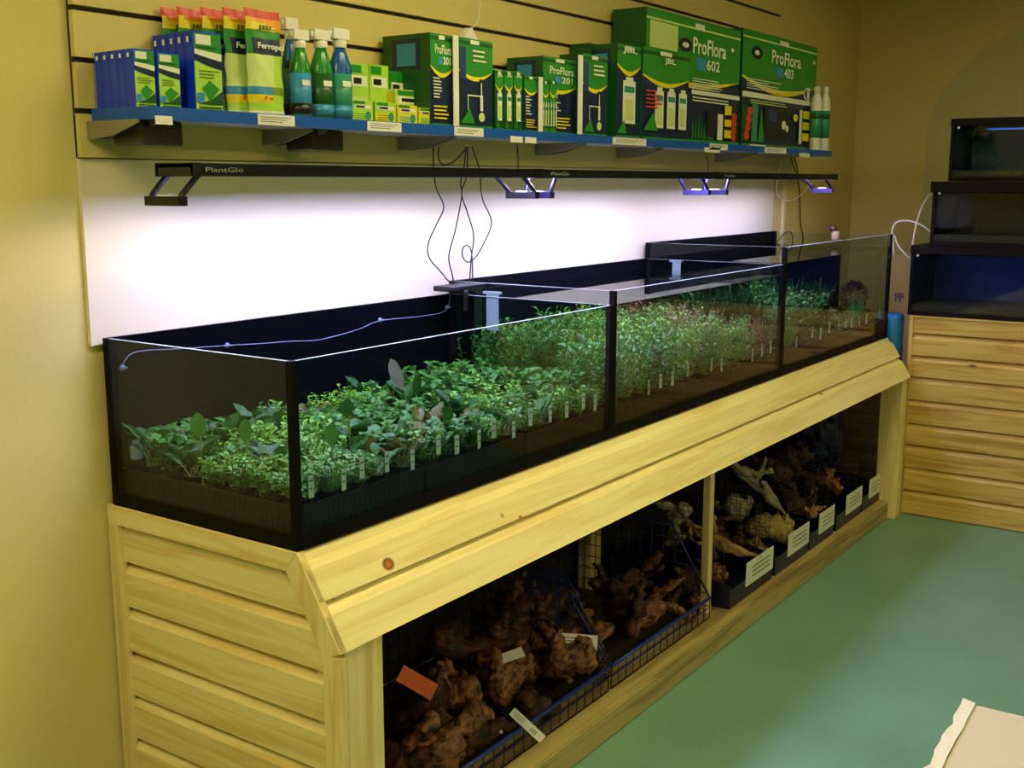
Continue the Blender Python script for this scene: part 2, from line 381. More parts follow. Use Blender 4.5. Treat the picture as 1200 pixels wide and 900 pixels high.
KINDS = {
 'carpet': [('small-leaved bright green bush', G_l, lambda: bush(.075, .085, 26, 9, .012, .022))],
 'broad': [('broad-leaved dark green rosette', G_d, lambda: rosette(15, .055, .036, .06, 1.1))],
 'blue': [('blue-green oval-leaved plant', G_b, lambda: rosette(24, .05, .024, .04, 1.3))],
 'mid': [('mid green leafy plant', G_m, lambda: bush(.09, .08, 17, 8, .02, .036))],
 'brown': [('brown-green crinkled rosette', G_o, lambda: rosette(16, .055, .022, .045, 1.1))],
 'grass': [('narrow-leaved grassy plant', G_m, lambda: grass(34, .14, .006))],
 'tallgreen': [('tall bright green stem plant', G_l, lambda: bush(.215, .08, 14, 15, .012, .036))],
 'tallmid': [('tall mid green stem plant', G_m, lambda: bush(.22, .08, 12, 14, .017, .04))],
 'tallyellow': [('tall yellow-green feathery stem plant', G_y, lambda: bush(.2, .08, 15, 16, .008, .034))],
 'tallred': [('tall reddish stem plant', G_r, lambda: bush(.21, .08, 13, 15, .012, .03))],
 'stub': [('sparse short dark plant', G_k, lambda: grass(14, .06, .006))],
 'talldark': [('tall dark green fern-like plant', G_k, lambda: grass(46, .2, .011, .35))],
}
PROTO = {}
def pot_bm():
    bm = NB(); lathe(bm, [(.016, .010), (.022, .05), (.026, .078), (.028, .076), (.028, .080), (.024, .080), (.022, .076)], seg=10)
    return bm
def make_plant(kind, variants=3):
    out = []
    desc, ml, fn = KINDS[kind][0]
    for v in range(variants):
        fo = obj('foliage', fn(), [ml, M_stem], recalc=False)
        out.append(fo)
    return desc, out
for k in KINDS: PROTO[k] = make_plant(k)
potO = obj('pot', pot_bm(), M_pot)
bm = NB(); box(bm, (-.0075, -.037, .076), (.0075, -.036, .122)); box(bm, (-.005, -.0375, .110), (.005, -.037, .114), 1); box(bm, (-.005, -.0375, .094), (.003, -.037, .097), 1)
tagO = obj('name_tag', bm, [M_tag, M_ink])
TN = {1: ('nearest tank', T1), 2: ('middle tank', T2), 3: ('far tank', T3)}
used = set()
def plant(kind, x, y, tank_i, s=1.0, front=False, z0=ZT+.0125, extra=''):
    desc, fos = PROTO[kind]
    lab = ('%s in the row along the %s front glass' if front else 'potted %s standing further back in the %s') % (desc, TN[tank_i][0])
    t = thing('aquatic_plant', lab, 'plant', (x, y, z0), 'aquatic plants in the %s: %s%s' % (TN[tank_i][0], kind, ' front row' if front else ''), 0)
    f = random.choice(fos)
    c = f.copy(); COL.objects.link(c); c.parent = t; c.rotation_euler[2] = rnd(0, 6.28); c.scale = (s*rnd(.95,1.15), s*rnd(.95,1.15), s*rnd(.85,1.12))
    c.location.z = .075*(1-c.scale[2])
    tx = {1: (.012, 1.250), 2: (1.278, 2.550), 3: (2.578, 3.902)}[tank_i]
    M = Matrix.Translation((x, y, z0)) @ Matrix.Translation(c.location) @ c.rotation_euler.to_matrix().to_4x4() @ Matrix.Diagonal((*c.scale, 1)); Mi = M.inverted()
    W = [M @ v.co for v in c.data.vertices]; zc = (1.30, 1.262, 1.306)[tank_i-1]
    if any(w.x < tx[0] or w.x > tx[1] or w.y < -.580 or w.y > -.014 or w.z > zc for w in W):
        c.data = c.data.copy()
        for v, w in zip(c.data.vertices, W):
            e = .004*random.random()
            v.co = Mi @ Vector((min(max(w.x, tx[0]+e), tx[1]-e), min(max(w.y, -.580+e), -.014-e), min(w.z, zc)))
    p = potO.copy(); COL.objects.link(p); p.parent = t
    if front and (tank_i == 1 or random.random() < .7):
        g = tagO.copy(); COL.objects.link(g); g.parent = t; g.rotation_euler[2] = rnd(-.12, .12); g.location.z = rnd(-.005, .02)
        g.location.x = rnd(-.012, .012)
    return t
def gridp(x0, x1, nx, ny, tank_i, pick, hs=lambda x, y: 1):
    for i in range(nx):
        for j in range(ny):
            x = x0+(x1-x0)*(i+.5)/nx+rnd(-.006,.006); y = -.548+j*(.48/(ny-1))+(rnd(-.006,.006) if j else 0)
            k = pick(i/(nx-1), j/(ny-1))
            if k: plant(k, x, y, tank_i, hs(i/(nx-1), j/(ny-1)), front=(j == 0))
R = random.random
def pick1(u, v):
    r = R()
    if v < .25: return 'carpet' if u < .2 or r < .3 else ('blue' if r < .6 else ('mid' if r < .85 else 'brown'))
    if u < .3: return 'carpet' if r < .75 and v < .7 else ('broad' if r < .9 else 'mid')
    if u > .78: return 'carpet' if r < .7 else 'mid'
    return 'broad' if r < .25 else ('blue' if r < .5 else ('mid' if r < .72 else ('carpet' if r < .9 else 'brown')))
gridp(.02, 1.245, 15, 7, 1, pick1, lambda u, v: .95+.15*v+(.15 if u > .8 else 0))
def pick2(u, v):
    r = R()
    if u > .62 and v > .3: return 'tallred' if r < .6 else 'tallyellow'
    if u > .86: return 'tallred' if r < .6 else 'tallmid'
    if u > .35: return 'tallyellow' if r < .45 else ('tallgreen' if r < .8 else 'tallmid')
    return 'tallgreen' if r < .5 else ('tallmid' if r < .8 else 'tallyellow')
gridp(1.285, 2.545, 14, 6, 2, pick2, lambda u, v: (1.0 if v > .2 else .85)*(1.0 if u < .8 else .85))
def pick3(u, v):
    r = R()
    if v < .2: return 'grass' if r < .35 else ('brown' if r < .55 else 'stub')
    if v > .55: return 'talldark' if r < .8 else 'tallmid'
    return 'tallmid' if .15 < u < .6 and r < .6 else ('talldark' if r < .3 else 'brown')
gridp(2.59, 3.89, 13, 5, 3, pick3, lambda u, v: .9)
for fo in [f for d in PROTO.values() for f in d[1]]+[potO, tagO]: bpy.data.objects.remove(fo)
# black crate trays that the pots stand in
M_tray = mat('black_crate', (5, 5, 6), .6, .15)
def crate(x0, x1, y0, y1, label):
    t = thing('plant_crate', label, 'tray', (x0, y0, ZT+.0101), 'black crates under the pots')
    W = x1-x0; D = y1-y0; H = .076
    bm = NB(); box(bm, (0, 0, 0), (W, D, .002)); obj('base', bm, M_tray, t)
    for (a, b) in (((0, 0), (W, .002)), ((0, D-.002), (W, D)), ((0, .002), (.002, D-.002)), ((W-.002, .002), (W, D-.002))):
        bm = NB(); box(bm, (a[0], a[1], .0021), (b[0], b[1], H))
        box(bm, (a[0]-.0015, a[1]-.0015, H-.006), (b[0]+.0015, b[1]+.0015, H)); 
        n = int(max(b[0]-a[0], b[1]-a[1])/.016)
        for k in range(n):
            if b[0]-a[0] > b[1]-a[1]: x = a[0]+(b[0]-a[0])*(k+.5)/n; box(bm, (x-.0015, a[1]-.001, .003), (x+.0015, b[1]+.001, H-.006))
            else: y = a[1]+(b[1]-a[1])*(k+.5)/n; box(bm, (a[0]-.001, y-.0015, .003), (b[0]+.001, y+.0015, H-.006))
        obj('wall', bm, M_tray, t)
for (a, b, nm) in ((.014, 1.246, 'nearest'), (1.280, 2.546, 'middle'), (2.582, 3.90, 'far')):
    for k in range(3):
        w3 = (b-a)/3; crate(a+w3*k+.003, a+w3*(k+1)-.003, -.586, -.02, 'black slatted crate, %s of three in the %s tank' % (('left', 'middle', 'right')[k], nm))
# single tall leaves standing above the mass in the nearest tank
def big_leaf(px, pyb, pyt, y, W, m, label, lean):
    b = Y(y, px, pyb); t = Y(y, px+lean, pyt)
    th = thing('tall_leaf_plant', label, 'plant', (b.x, y, ZT+.001))
    zb = b.z-ZT; zt = t.z-ZT; dx = t.x-b.x; hs = zb+(zt-zb)*.3
    bm = NB(); tube(bm, [(0, 0, .07), (dx*.1, 0, zb), (dx*.3, 0, hs)], .002, 5); obj('stem', bm, M_stem, th)
    bm = NB(); L = math.hypot(dx*.7, zt-hs); leaf(bm, (dx*.3, 0, hs-.003), Vector((dx*.7, 0, zt-hs)), L, W, up=Vector((.2,1,.3)), bend=.1, n=7); obj('leaf', bm, m, th, recalc=False)
    bm = pot_bm(); obj('pot', bm, M_pot, th)
big_leaf(478, 470, 419, -.30, 0.037, G_g, 'pale grey oval leaf rising highest in the nearest tank', -20)
big_leaf(487, 475, 437, -.27, 0.033, G_d, 'dark green oval leaf just right of the pale grey leaf', 4)
big_leaf(410, 498, 466, -.42, 0.037, G_d, 'dark green round leaf near the front of the nearest tank', -4)
big_leaf(389, 533, 494, -.52, 0.038, G_m, 'large mid green round leaf behind the front left glass', 0)
big_leaf(525, 520, 474, -.52, 0.037, G_d, 'tall dark green pointed leaf close to the front glass', 2)
big_leaf(236, 525, 482, -.27, 0.037, G_m, 'green pointed leaf standing tall behind the end glass', -5)
big_leaf(436, 540, 510, -.50, 0.037, G_o, 'orange brown round leaf near the front glass', 0)
big_leaf(290, 530, 490, -.36, 0.033, G_m, 'green upright leaf nearer the corner behind the end glass', -3)
# round red bushy plant at the end of the far tank
th = thing('red_bush_plant', 'round dark red bushy plant near the right end of the far tank', 'plant', (3.82, -.46, ZT+.0125))
bm = NB(); tube(bm, [(0, 0, .07), (.004, 0, .2)], .003, 6, 1)
for k in range(420):
    z = 1-2*(k+.5)/420; a = k*2.39996; q = math.sqrt(1-z*z); d = Vector((q*math.cos(a), q*math.sin(a), z))
    leaf(bm, Vector((.004, 0, .19))+d*.052, d+Vector((rnd(-.5,.5), rnd(-.5,.5), rnd(-.2,.5))), .026, .009, n=2)
obj('foliage', bm, [leafmat('leaf_deep_red', (84, 34, 24)), M_stem], th, recalc=False)
obj('pot', pot_bm(), M_pot, th)

# ------------------------------------------------------------------ tank fittings
def cup(x, y, z, label, r=.008):
    th = thing('suction_cup', label, 'suction cup', (x, y, z))
    bm = NB(); lathe(bm, [(r, 0), (r*.8, .003), (r*.35, .006), (r*.35, .012), (.001, .013)], seg=12)
    for v in bm.verts: v.co = Vector((v.co.x, -v.co.z, v.co.y))
    obj('cup', bm, M_clear, th)
    bm = NB(); tube(bm, [(-r*.6, -.012, 0), (0, -.015, r*.3), (r*.6, -.012, 0)], .0018, 6); obj('clip', bm, M_clear, th)
bm = NB()
pts = [Y(-.028, *p) for p in ((143,428),(152,416),(168,411),(205,409),(265,405),(300,403),(340,400),(375,398),(420,386),(445,376),(490,371),(518,366),(526,357),(528,336))]
tube(bm, pts, .001, 6); tag(obj('air_line', bm, M_clear), 'thin clear air line along the inside back of the nearest tank', 'tubing')
for (px, py, lab) in ((143, 431, 'clear suction cup at the left end of the air line'), (266, 405, 'clear suction cup above the near end pane on the air line'), (445, 375, 'clear suction cup midway along the air line on the black back'), (545, 357, 'clear suction cup near the middle tank on the black back')):
    p = Y(-.012, px, py); cup(min(max(p.x, .022), 1.24), -.0125, p.z, lab)
p = Y(-.06, 150, 530); bm = NB(); lathe(bm, [(.013, 0), (.015, .004), (.015, .03), (.008, .036), (.008, .044)], (max(p.x, .03), -.06, p.z-.02), 14)
tag(obj('flow_nozzle', bm, M_clear), 'small pale blue nozzle in the back left corner of the nearest tank', 'nozzle')
# thermometer strips
for (pa, pb, X, nm) in (((568, 343), (582, 388), 1.262, 'pale thermometer strip on the glass between near and middle tanks'), ((787, 306), (796, 322), 2.562, 'small pale thermometer strip on the glass between middle and far tanks')):
    a = Xp(X-.012, *pa); b = Xp(X-.012, *pb); bm = NB(); zt = a.z
    box(bm, (X-.0035, min(a.y, b.y), b.z), (X-.0005, max(a.y, b.y), zt))
    box(bm, (X-.006, min(a.y, b.y)-.003, zt-.004), (X+.012, max(a.y, b.y)+.012, zt+.003), 0)
    tag(obj('thermometer_strip', bm, mat('pale_plastic', (120, 136, 144), .5)), nm, 'thermometer')
# black filter box on the corner of the middle tank
bm = NB(); box(bm, (1.15, -.10, 1.29), (1.33, -.03, 1.306)); box(bm, (1.285, -.09, 1.16), (1.325, -.035, 1.29)); box(bm, (1.22, -.10, 1.225), (1.24, -.09, 1.29)); bev(bm, .003, 1)
tag(obj('corner_filter', bm, M_black), 'low black filter unit at the back corner of the middle tank', 'filter')
th = thing('clip_filter', 'small pale filter with a brown cap on the far end pane', 'filter', (3.90, -.33, 1.335))
bm = NB(); lathe(bm, [(.014, 0), (.02, .01), (.02, .04), (.014, .05)], seg=14); obj('body', bm, mat('tan_plastic', (150, 134, 96), .4), th)
bm = NB(); lathe(bm, [(.016, .05), (.02, .055), (.019, .068), (.008, .076)], (0, .012, 0), 14); obj('cap', bm, mat('brown_plastic', (56, 38, 24), .5), th)

# ------------------------------------------------------------------ lights above the tanks
def fixture(x0, x1, label, arms):
    t = thing('led_light_bar', label, 'light', (x0, -.28, 1.645), 'light bars over the tanks')
    L = x1-x0
    bm = NB(); prism(bm, [(0, -.06, .011), (0, .06, .011), (0, .06, -.015), (0, .052, -.015), (0, .052, .004), (0, -.052, .004), (0, -.052, -.015), (0, -.06, -.015)], (L, 0, 0)); bev(bm, .0015, 1)
    obj('housing', bm, M_rail, t)
    for xx in (0, L-.02):
        bm = NB(); box(bm, (xx, -.0615, -.016), (xx+.02, .0615, .012)); obj('end_cap', bm, M_black, t)
    bm = NB(); box(bm, (.06, -.040, -.0005), (L-.06, .040, .0035)); obj('diffuser', bm, M_led3 if x0 > 2 else M_led, t)
    bm = NB(); put_text(bm, 'PlantGlo', (.03 if x0 < 1 else .06, -.0624, -.007), (1,0,0), (0,0,1), .10, .010, 0, .0); obj('logo', bm, mat('logo_grey', (150, 150, 150), .5), t)
    for (xa, dx) in arms:
        bm = NB(); fx = xa+dx
        for yy in (-.048, .048):
            tube(bm, [(xa, yy, -.006), (xa+dx*.35, yy, -.022), (xa+dx*.8, yy*.98, -.046), (fx, yy*.95, -.060)], .0065, 6, 0, 4)
        v0 = len(bm.verts)
        box(bm, (fx-.012, -.053, -.075), (fx+.012, .053, -.056))
        obj('mounting_bracket', bm, M_brk if x0 > .5 else M_rail, t)
        bm = NB(); box(bm, (fx-.005, -.02, -.0558), (fx+.005, .02, -.052)); obj('bracket_pad', bm, M_wht, t)
    return t
fixture(0.0, 1.27, 'black light bar over the nearest tank with brackets at both ends', [(.03, -.055), (1.19, .08)])
fixture(1.272, 2.50, 'black light bar over the middle tank between two joints', [(.11, -.03), (1.11, .07)])
fixture(2.502, 3.86, 'black light bar over the far tank reaching past the board', [(.14, -.03), (1.20, .12)])

# ------------------------------------------------------------------ shelf
SZ = 1.771; SY = -.205
sh = thing('wall_shelf', 'long blue-edged shelf on the slatted wall holding aquarium supplies', 'shelf', (0, 0, SZ))
bm = NB(); box(bm, (.012, SY+.004, -.022), (4.146, -.003, 0)); obj('board', bm, M_grey, sh)
bm = NB(); box(bm, (.008, SY, -.024), (4.150, SY+.0039, .003)); box(bm, (.008, SY+.0039, -.024), (.0119, -.003, .003)); box(bm, (4.1461, SY+.0039, -.024), (4.150, -.003, .003)); obj('edge_strip', bm, M_blue, sh)
def shpx(px): return Y(SY, px, 150).x
for px in (118, 322, 480, 640, 735, 850):
    x = Y(-.05, px, 160).x
    bm = NB(); prism(bm, [(x, -.004, -.023), (x, -.18, -.023), (x, -.18, -.030), (x, -.09, -.055), (x, -.004, -.062)], (.004, 0, 0))
    prism(bm, [(x+.05, -.004, -.023), (x+.05, -.18, -.023), (x+.05, -.18, -.030), (x+.05, -.09, -.055), (x+.05, -.004, -.062)], (.004, 0, 0))
    box(bm, (x+.004, -.02, -.06), (x+.05, -.004, -.0235)); obj('bracket', bm, M_steel, sh)
for (a, b, w) in ((182,202,1), (302,345,0), (430,470,0), (532,566,0), (598,612,1), (615,628,1), (718,757,0), (832,853,0), (826,844,1), (897,922,0), (938,950,1)):
    x0 = Y(SY, a, 150).x; x1 = Y(SY, b, 150).x; bm = NB(); dz = -.030 if w else -.024
    box(bm, (x0, SY-.002, dz-.004 if w else -.023), (x1, SY-.0005, -.016 if w else .001)); 
    if not w:
        for k in range(3): box(bm, (x0+(x1-x0)*.08, SY-.0024, -.006-.005*k), (x0+(x1-x0)*(.9-.12*k), SY-.002, -.0045-.005*k), 1)
    obj('price_tag', bm, [M_paper, M_ink], sh)
# power boxes under the shelf
for px, lab in ((135, 'dark power box under the left end of the shelf'), (337, 'dark power box under the shelf below the spray bottles')):
    p = Y(-.06, px, 152); bm = NB(); x = p.x
    box(bm, (x, -.15, SZ-.075), (x+.11, -.05, SZ-.0235)); bev(bm, .004, 1)
    tag(obj('power_box', bm, mat('dark_grey_metal', (70, 66, 56), .3, metal=.5)), lab, 'power box')

# colours of packaging
P = dict(navy=mat('pack_navy', (14, 34, 70), .35), green=mat('pack_green', (38, 136, 40), .35), lime=mat('pack_lime', (168, 214, 70), .35), yellow=mat('pack_yellow', (226, 208, 30), .35),
 white=mat('pack_white', (222, 226, 205), .4), blue=mat('pack_blue', (18, 60, 205), .3), sky=mat('pack_sky', (50, 140, 190), .35), red=mat('pack_red', (206, 60, 34), .35), dgreen=mat('pack_dark_green', (16, 82, 24), .35),
 orange=mat('pack_orange', (232, 150, 30), .35), teal=mat('pack_teal', (44, 140, 110), .35), black=mat('pack_black', (22, 26, 30), .35), pale=mat('pack_pale_green', (196, 216, 128), .35), olive=mat('pack_olive', (110, 140, 40), .35), purple=mat('pack_dim_blue', (40, 60, 120), .35))
PK = list(P); PI = {k: i for i, k in enumerate(PK)}; PM = [P[k] for k in PK]
class Pack:
    """a carton standing on the shelf; prints lie on its room-facing side"""
    def __init__(s, x0, x1, h, yf, dep, body='green', z=SZ+.001):
        s.bm = NB(); s.x0, s.w, s.h, s.yf, s.z = x0, x1-x0, h, yf, z; s.layer = 0; s.dep = dep
        box(s.bm, (x0, yf, z), (x1, yf+dep, z+h), PI[body])
    def q(s, u0, v0, u1, v1, c):
        s.layer += 1; y = s.yf-.00025*s.layer
        poly(s.bm, [(s.x0+u*s.w, y, s.z+v*s.h) for u, v in ((u0,v0),(u1,v0),(u1,v1),(u0,v1))], PI[c])
    def side(s, v0, v1, d0, d1, c):
        s.layer += 1; x = s.x0-.0003*s.layer
        poly(s.bm, [(x, s.yf+d*s.dep, s.z+v*s.h) for d, v in ((d0,v0),(d0,v1),(d1,v1),(d1,v0))], PI[c])
    def shape(s, pts, c):
        s.layer += 1; y = s.yf-.00025*s.layer
        poly(s.bm, [(s.x0+u*s.w, y, s.z+v*s.h) for u, v in pts], PI[c])
    def disc(s, u, v, r, c, asp=1, n=14):
        s.shape([(u+r*math.cos(2*math.pi*k/n), v+r*asp*math.sin(2*math.pi*k/n)) for k in range(n)], c)
    def text(s, t, u0, v0, u1, v1, c='white', bold=.02):
        s.layer += 1; y = s.yf-.00025*s.layer
        put_text(s.bm, t, (s.x0+u0*s.w, y, s.z+v0*s.h), (1,0,0), (0,0,1), (u1-u0)*s.w, (v1-v0)*s.h, PI[c], bold)
    def lines(s, u0, u1, v0, v1, n, c='white', seed=0):
        rr = random.Random(seed)
        for k in range(n):
            v = v1-(v1-v0)*(k+.5)/n; s.q(u0, v-.28*(v1-v0)/n, u0+(u1-u0)*rr.uniform(.6, 1), v+.1*(v1-v0)/n, c)
    def swoosh(s, vt=.62, amp=.08, th=.05):
        N = 12; f = lambda u: vt-amp*math.sin(math.pi*(u*.95+.02))
        s.shape([(0, 1)]+[(i/N, f(i/N)) for i in range(N+1)]+[(1, 1)], 'green')
        s.shape([(i/N, f(i/N)) for i in range(N+1)]+[(i/N, f(i/N)-th*math.sin(math.pi*(i/N*.85+.12))) for i in range(N, -1, -1)], 'yellow')
    def done(s, name, label, cat='box', group=None):
        return tag(obj(name, s.bm, PM, recalc=False), label, cat, group)
def xr(a, b, yf): return Y(yf, a, 140).x, Y(yf, b, 140).x
def ht(px, py, yf): return Y(yf, px, py).z-SZ-.001

# blue cartons with spines towards the end of the shelf
def blue_box(x0, w, h, yf, d, label, group, dull=False):
    p = Pack(x0, x0+w, h, yf, d, 'blue')
    p.q(.03, .02, .97, .72, 'lime'); p.q(.03, .72, .97, .98, 'green'); p.q(.1, .84, .62, .96, 'white'); p.q(.1, .79, .8, .82, 'dgreen')
    p.shape([(.03,.72),(.03,.64),(.5,.58),(.97,.54),(.97,.64),(.5,.69)], 'navy'); p.shape([(.03,.78),(.03,.72),(.5,.68),(.97,.65),(.97,.74),(.5,.76)], 'white')
    p.lines(.15, .9, .42, .54, 3, 'olive', int(h*1e4)); p.shape([(.1,.1),(.55,.16),(.95,.28),(.95,.1)], 'dgreen'); p.shape([(.25,.3),(.5,.4),(.85,.3),(.5,.14)], 'green')
    p.q(.05, .12, .3, .24, 'sky'); p.q(.1, .05, .9, .07, 'dgreen')
    p.side(.86, .93, .3, .6, 'white'); p.side(0, 1, .94, 1, 'navy')
    p.done('supplement_carton', label, 'box', group)
yf = -.150
for col, (a, b, py, w) in enumerate(((160, 185, 57, 1), (188, 214, 61, 1))):
    x0, x1 = xr(a, b, yf); h = ht(a, py, yf)
    for k in range(5):
        blue_box(x0, x1-x0-.001, h*(1-.003*k), yf+k*.0265, .026, ('small blue carton with green front, %s of the %s row from the shelf end' % (('front', 'second', 'third', 'fourth', 'rearmost')[k], ('first', 'second')[col])), 'small blue cartons')
x0, x1 = xr(230, 263, yf); h = ht(230, 36, yf)
for k in range(5):
    blue_box(x0, x1-x0, h*(1-.004*k), yf+k*.0275, .027, 'large blue carton with green front, %s of the tall row by the pouches' % ('front', 'second', 'third', 'fourth', 'rearmost')[k], 'large blue cartons')

# foil pouches with red and yellow tops
def pouch(x0, w, h, yc, label, txt):
    bm = NB(); NX, NZ = 10, 26; rows = {}
    def ci(v, u):
        if v > .93: return PI['red']
        if v > .80: return PI['orange'] if (v+.12*u) > .92 else PI['yellow']
        if v > .72: return PI['green']
        if v > .56: return PI['navy'] if (.1 < u < .95) else PI['green']
        if v > .27: return PI['pale'] if u < .6 else PI['lime']
        if v > .2: return PI['sky'] if u < .55 else PI['olive']
        if v > .1: return PI['yellow'] if u < .5 else PI['lime']
        if v > .03: return PI['lime']
        return PI['white']
    for side in (-1, 1):
        g = [[bm.verts.new((x0+w*(i/NX)+.002*math.sin(j*.9)*(1 if i in (0, NX) else 0), yc+side*(.004+.024*max(0, (1-(j/NZ)**1.6))*math.sin(math.pi*i/NX)**.5+.0022*math.sin(i*1.7+j*.8))*(0.15 if i in (0, NX) else 1), SZ+.001+h*j/NZ*(1-.012*math.sin(math.pi*i/NX)))) for i in range(NX+1)] for j in range(NZ+1)]
        for j in range(NZ):
            for i in range(NX):
                f = bm.faces.new((g[j][i], g[j][i+1], g[j+1][i+1], g[j+1][i]) if side < 0 else (g[j][i], g[j+1][i], g[j+1][i+1], g[j][i+1]))
                f.material_index = ci((j+.5)/NZ, (i+.5)/NX); f.smooth = True
    put_text(bm, txt, (x0+w*.14, yc-.0245, SZ+h*.61), (1,0,0), (0,0,1), w*.75, h*.075, PI['white'], .03)
    put_text(bm, 'JBL', (x0+w*.2, yc-.0175, SZ+h*.80), (1,0,0), (0,0,1), w*.5, h*.05, PI['dgreen'], .03)
    put_text(bm, 'Fe', (x0+w*.2, yc-.034, SZ+h*.14), (1,0,0), (0,0,1), w*.25, h*.04, PI['red'], .03)
    tag(obj('foil_pouch', bm, PM, recalc=False), label, 'pouch', 'foil pouches beside the tall blue cartons')
hh = .238
for k, (px, lab) in enumerate(((291, 'foremost foil pouch with red top, full front seen, text Ferropol'), (266, 'second foil pouch from the front, left of the foremost one'), (241, 'third foil pouch, middle of the five'), (214, 'fourth foil pouch, only its red and yellow top seen'), (195, 'rearmost foil pouch, only its red and yellow top seen at left'))):
    yc = -.168+k*.038; x0 = Y(yc, px, 130).x; x1 = Y(-.168, 338, 130).x
    pouch(x0, .108, hh, yc, lab, 'Ferropol')

# spray bottles
def bottle(px0, px1, pyt, yc, body, label, lc):
    xa, xb = xr(px0, px1, yc); xc = (xa+xb)/2; r = (xb-xa)/2*.94; H = ht((px0+px1)/2, pyt, yc)
    th = thing('spray_bottle', label, 'bottle', (xc, yc, SZ+.001))
    b = NB(); lathe(b, [(r*.9, 0), (r, .006), (r, H*.52), (r*.93, H*.6), (r*.62, H*.72), (r*.45, H*.78)], seg=22, sy=.8); obj('bottle', b, body, th)
    b = NB(); lathe(b, [(r*1.01, H*.03), (r*1.01, H*.50)], seg=22, sy=.81); obj('label_wrap', b, lc[0], th)
    b = NB(); lathe(b, [(r*1.025, H*.04), (r*1.025, H*.16)], seg=22, sy=.82); obj('label_band', b, lc[1], th)
    b = NB(); lathe(b, [(r*.5, H*.78), (r*.55, H*.79), (r*.55, H*.86), (r*.4, H*.87)], seg=16); box(b, (-r*.95, -.012, H*.87), (r*.8, .012, H*.985)); box(b, (-r*1.15, -.006, H*.90), (-r*.95, .006, H*.96)); bev(b, .0015, 1); obj('trigger_head', b, M_wht, th)
    b = NB(); box(b, (-r*.62, -r*.85, H*.36), (r*.3, -r*.8, H*.42)); obj('label_panel', b, M_paper, th)
GB = mat('bottle_green', (22, 128, 30), .25); BB = mat('bottle_blue', (16, 84, 150), .25)
bottle(343, 364, 34, -.165, GB, 'green spray bottle nearest the pouches', (P['sky'], P['black']))
bottle(367, 389, 34, -.165, GB, 'green spray bottle between green and blue ones', (P['dgreen'], P['sky']))
bottle(389, 411, 33, -.165, BB, 'blue spray bottle with white head beside the small yellow boxes', (P['teal'], P['sky']))
bottle(334, 352, 20, -.05, BB, 'blue bottle at the back behind the first green one', (P['sky'], P['black']))

# small yellow-green cartons
def small(a, b, pyt, yf, d, z, label, body='lime', sd=0, pyb=None):
    x0, x1 = xr(a, b, yf); h = Y(yf, a, pyt).z-z
    p = Pack(x0, x1, h, yf, d, body, z)
    c = ('white', 'yellow', 'pale')[sd % 3]
    p.q(.05, .04, .95, .45, ('pale', 'lime', 'yellow')[sd % 3]); p.lines(.1, .9, .1, .42, 3, 'olive', sd); p.q(.1, .62, .9, .8, 'white'); p.q(.18, .66, .6, .76, 'black'); p.q(.05, .84, .6, .97, 'green')
    p.disc(.75, .3, .14, 'teal', (x1-x0)/h); p.side(.1, .9, .1, .9, 'yellow')
    p.done('small_carton', label, 'box', 'small yellow-green cartons')
z0 = SZ+.001
small(411, 433, 73, -.10, .05, z0, 'tall lime carton behind the small ones, next to the blue bottle', 'lime', 0)
small(434, 456, 75, -.10, .05, z0, 'tall lime carton, second along behind the small ones', 'lime', 1)
small(457, 476, 83, -.09, .05, z0, 'lime carton with orange band behind the stacked ones', 'green', 2)
small(477, 500, 84, -.09, .05, z0, 'green and white carton just left of the first tall green box', 'green', 0)
small(413, 437, 117, -.185, .05, z0, 'small yellow carton at the left of the front row', 'lime', 1)
small(440, 464, 119, -.185, .05, z0, 'small yellow carton second in the front row', 'lime', 2)
small(466, 489, 122, -.185, .05, z0, 'small carton with white panel third in the front row', 'yellow', 0)
small(491, 510, 126, -.185, .05, z0, 'small yellow carton at the right of the front row', 'yellow', 1)
small(464, 500, 104, -.130, .04, z0, 'wide white-labelled carton stacked in the middle row', 'pale', 0)

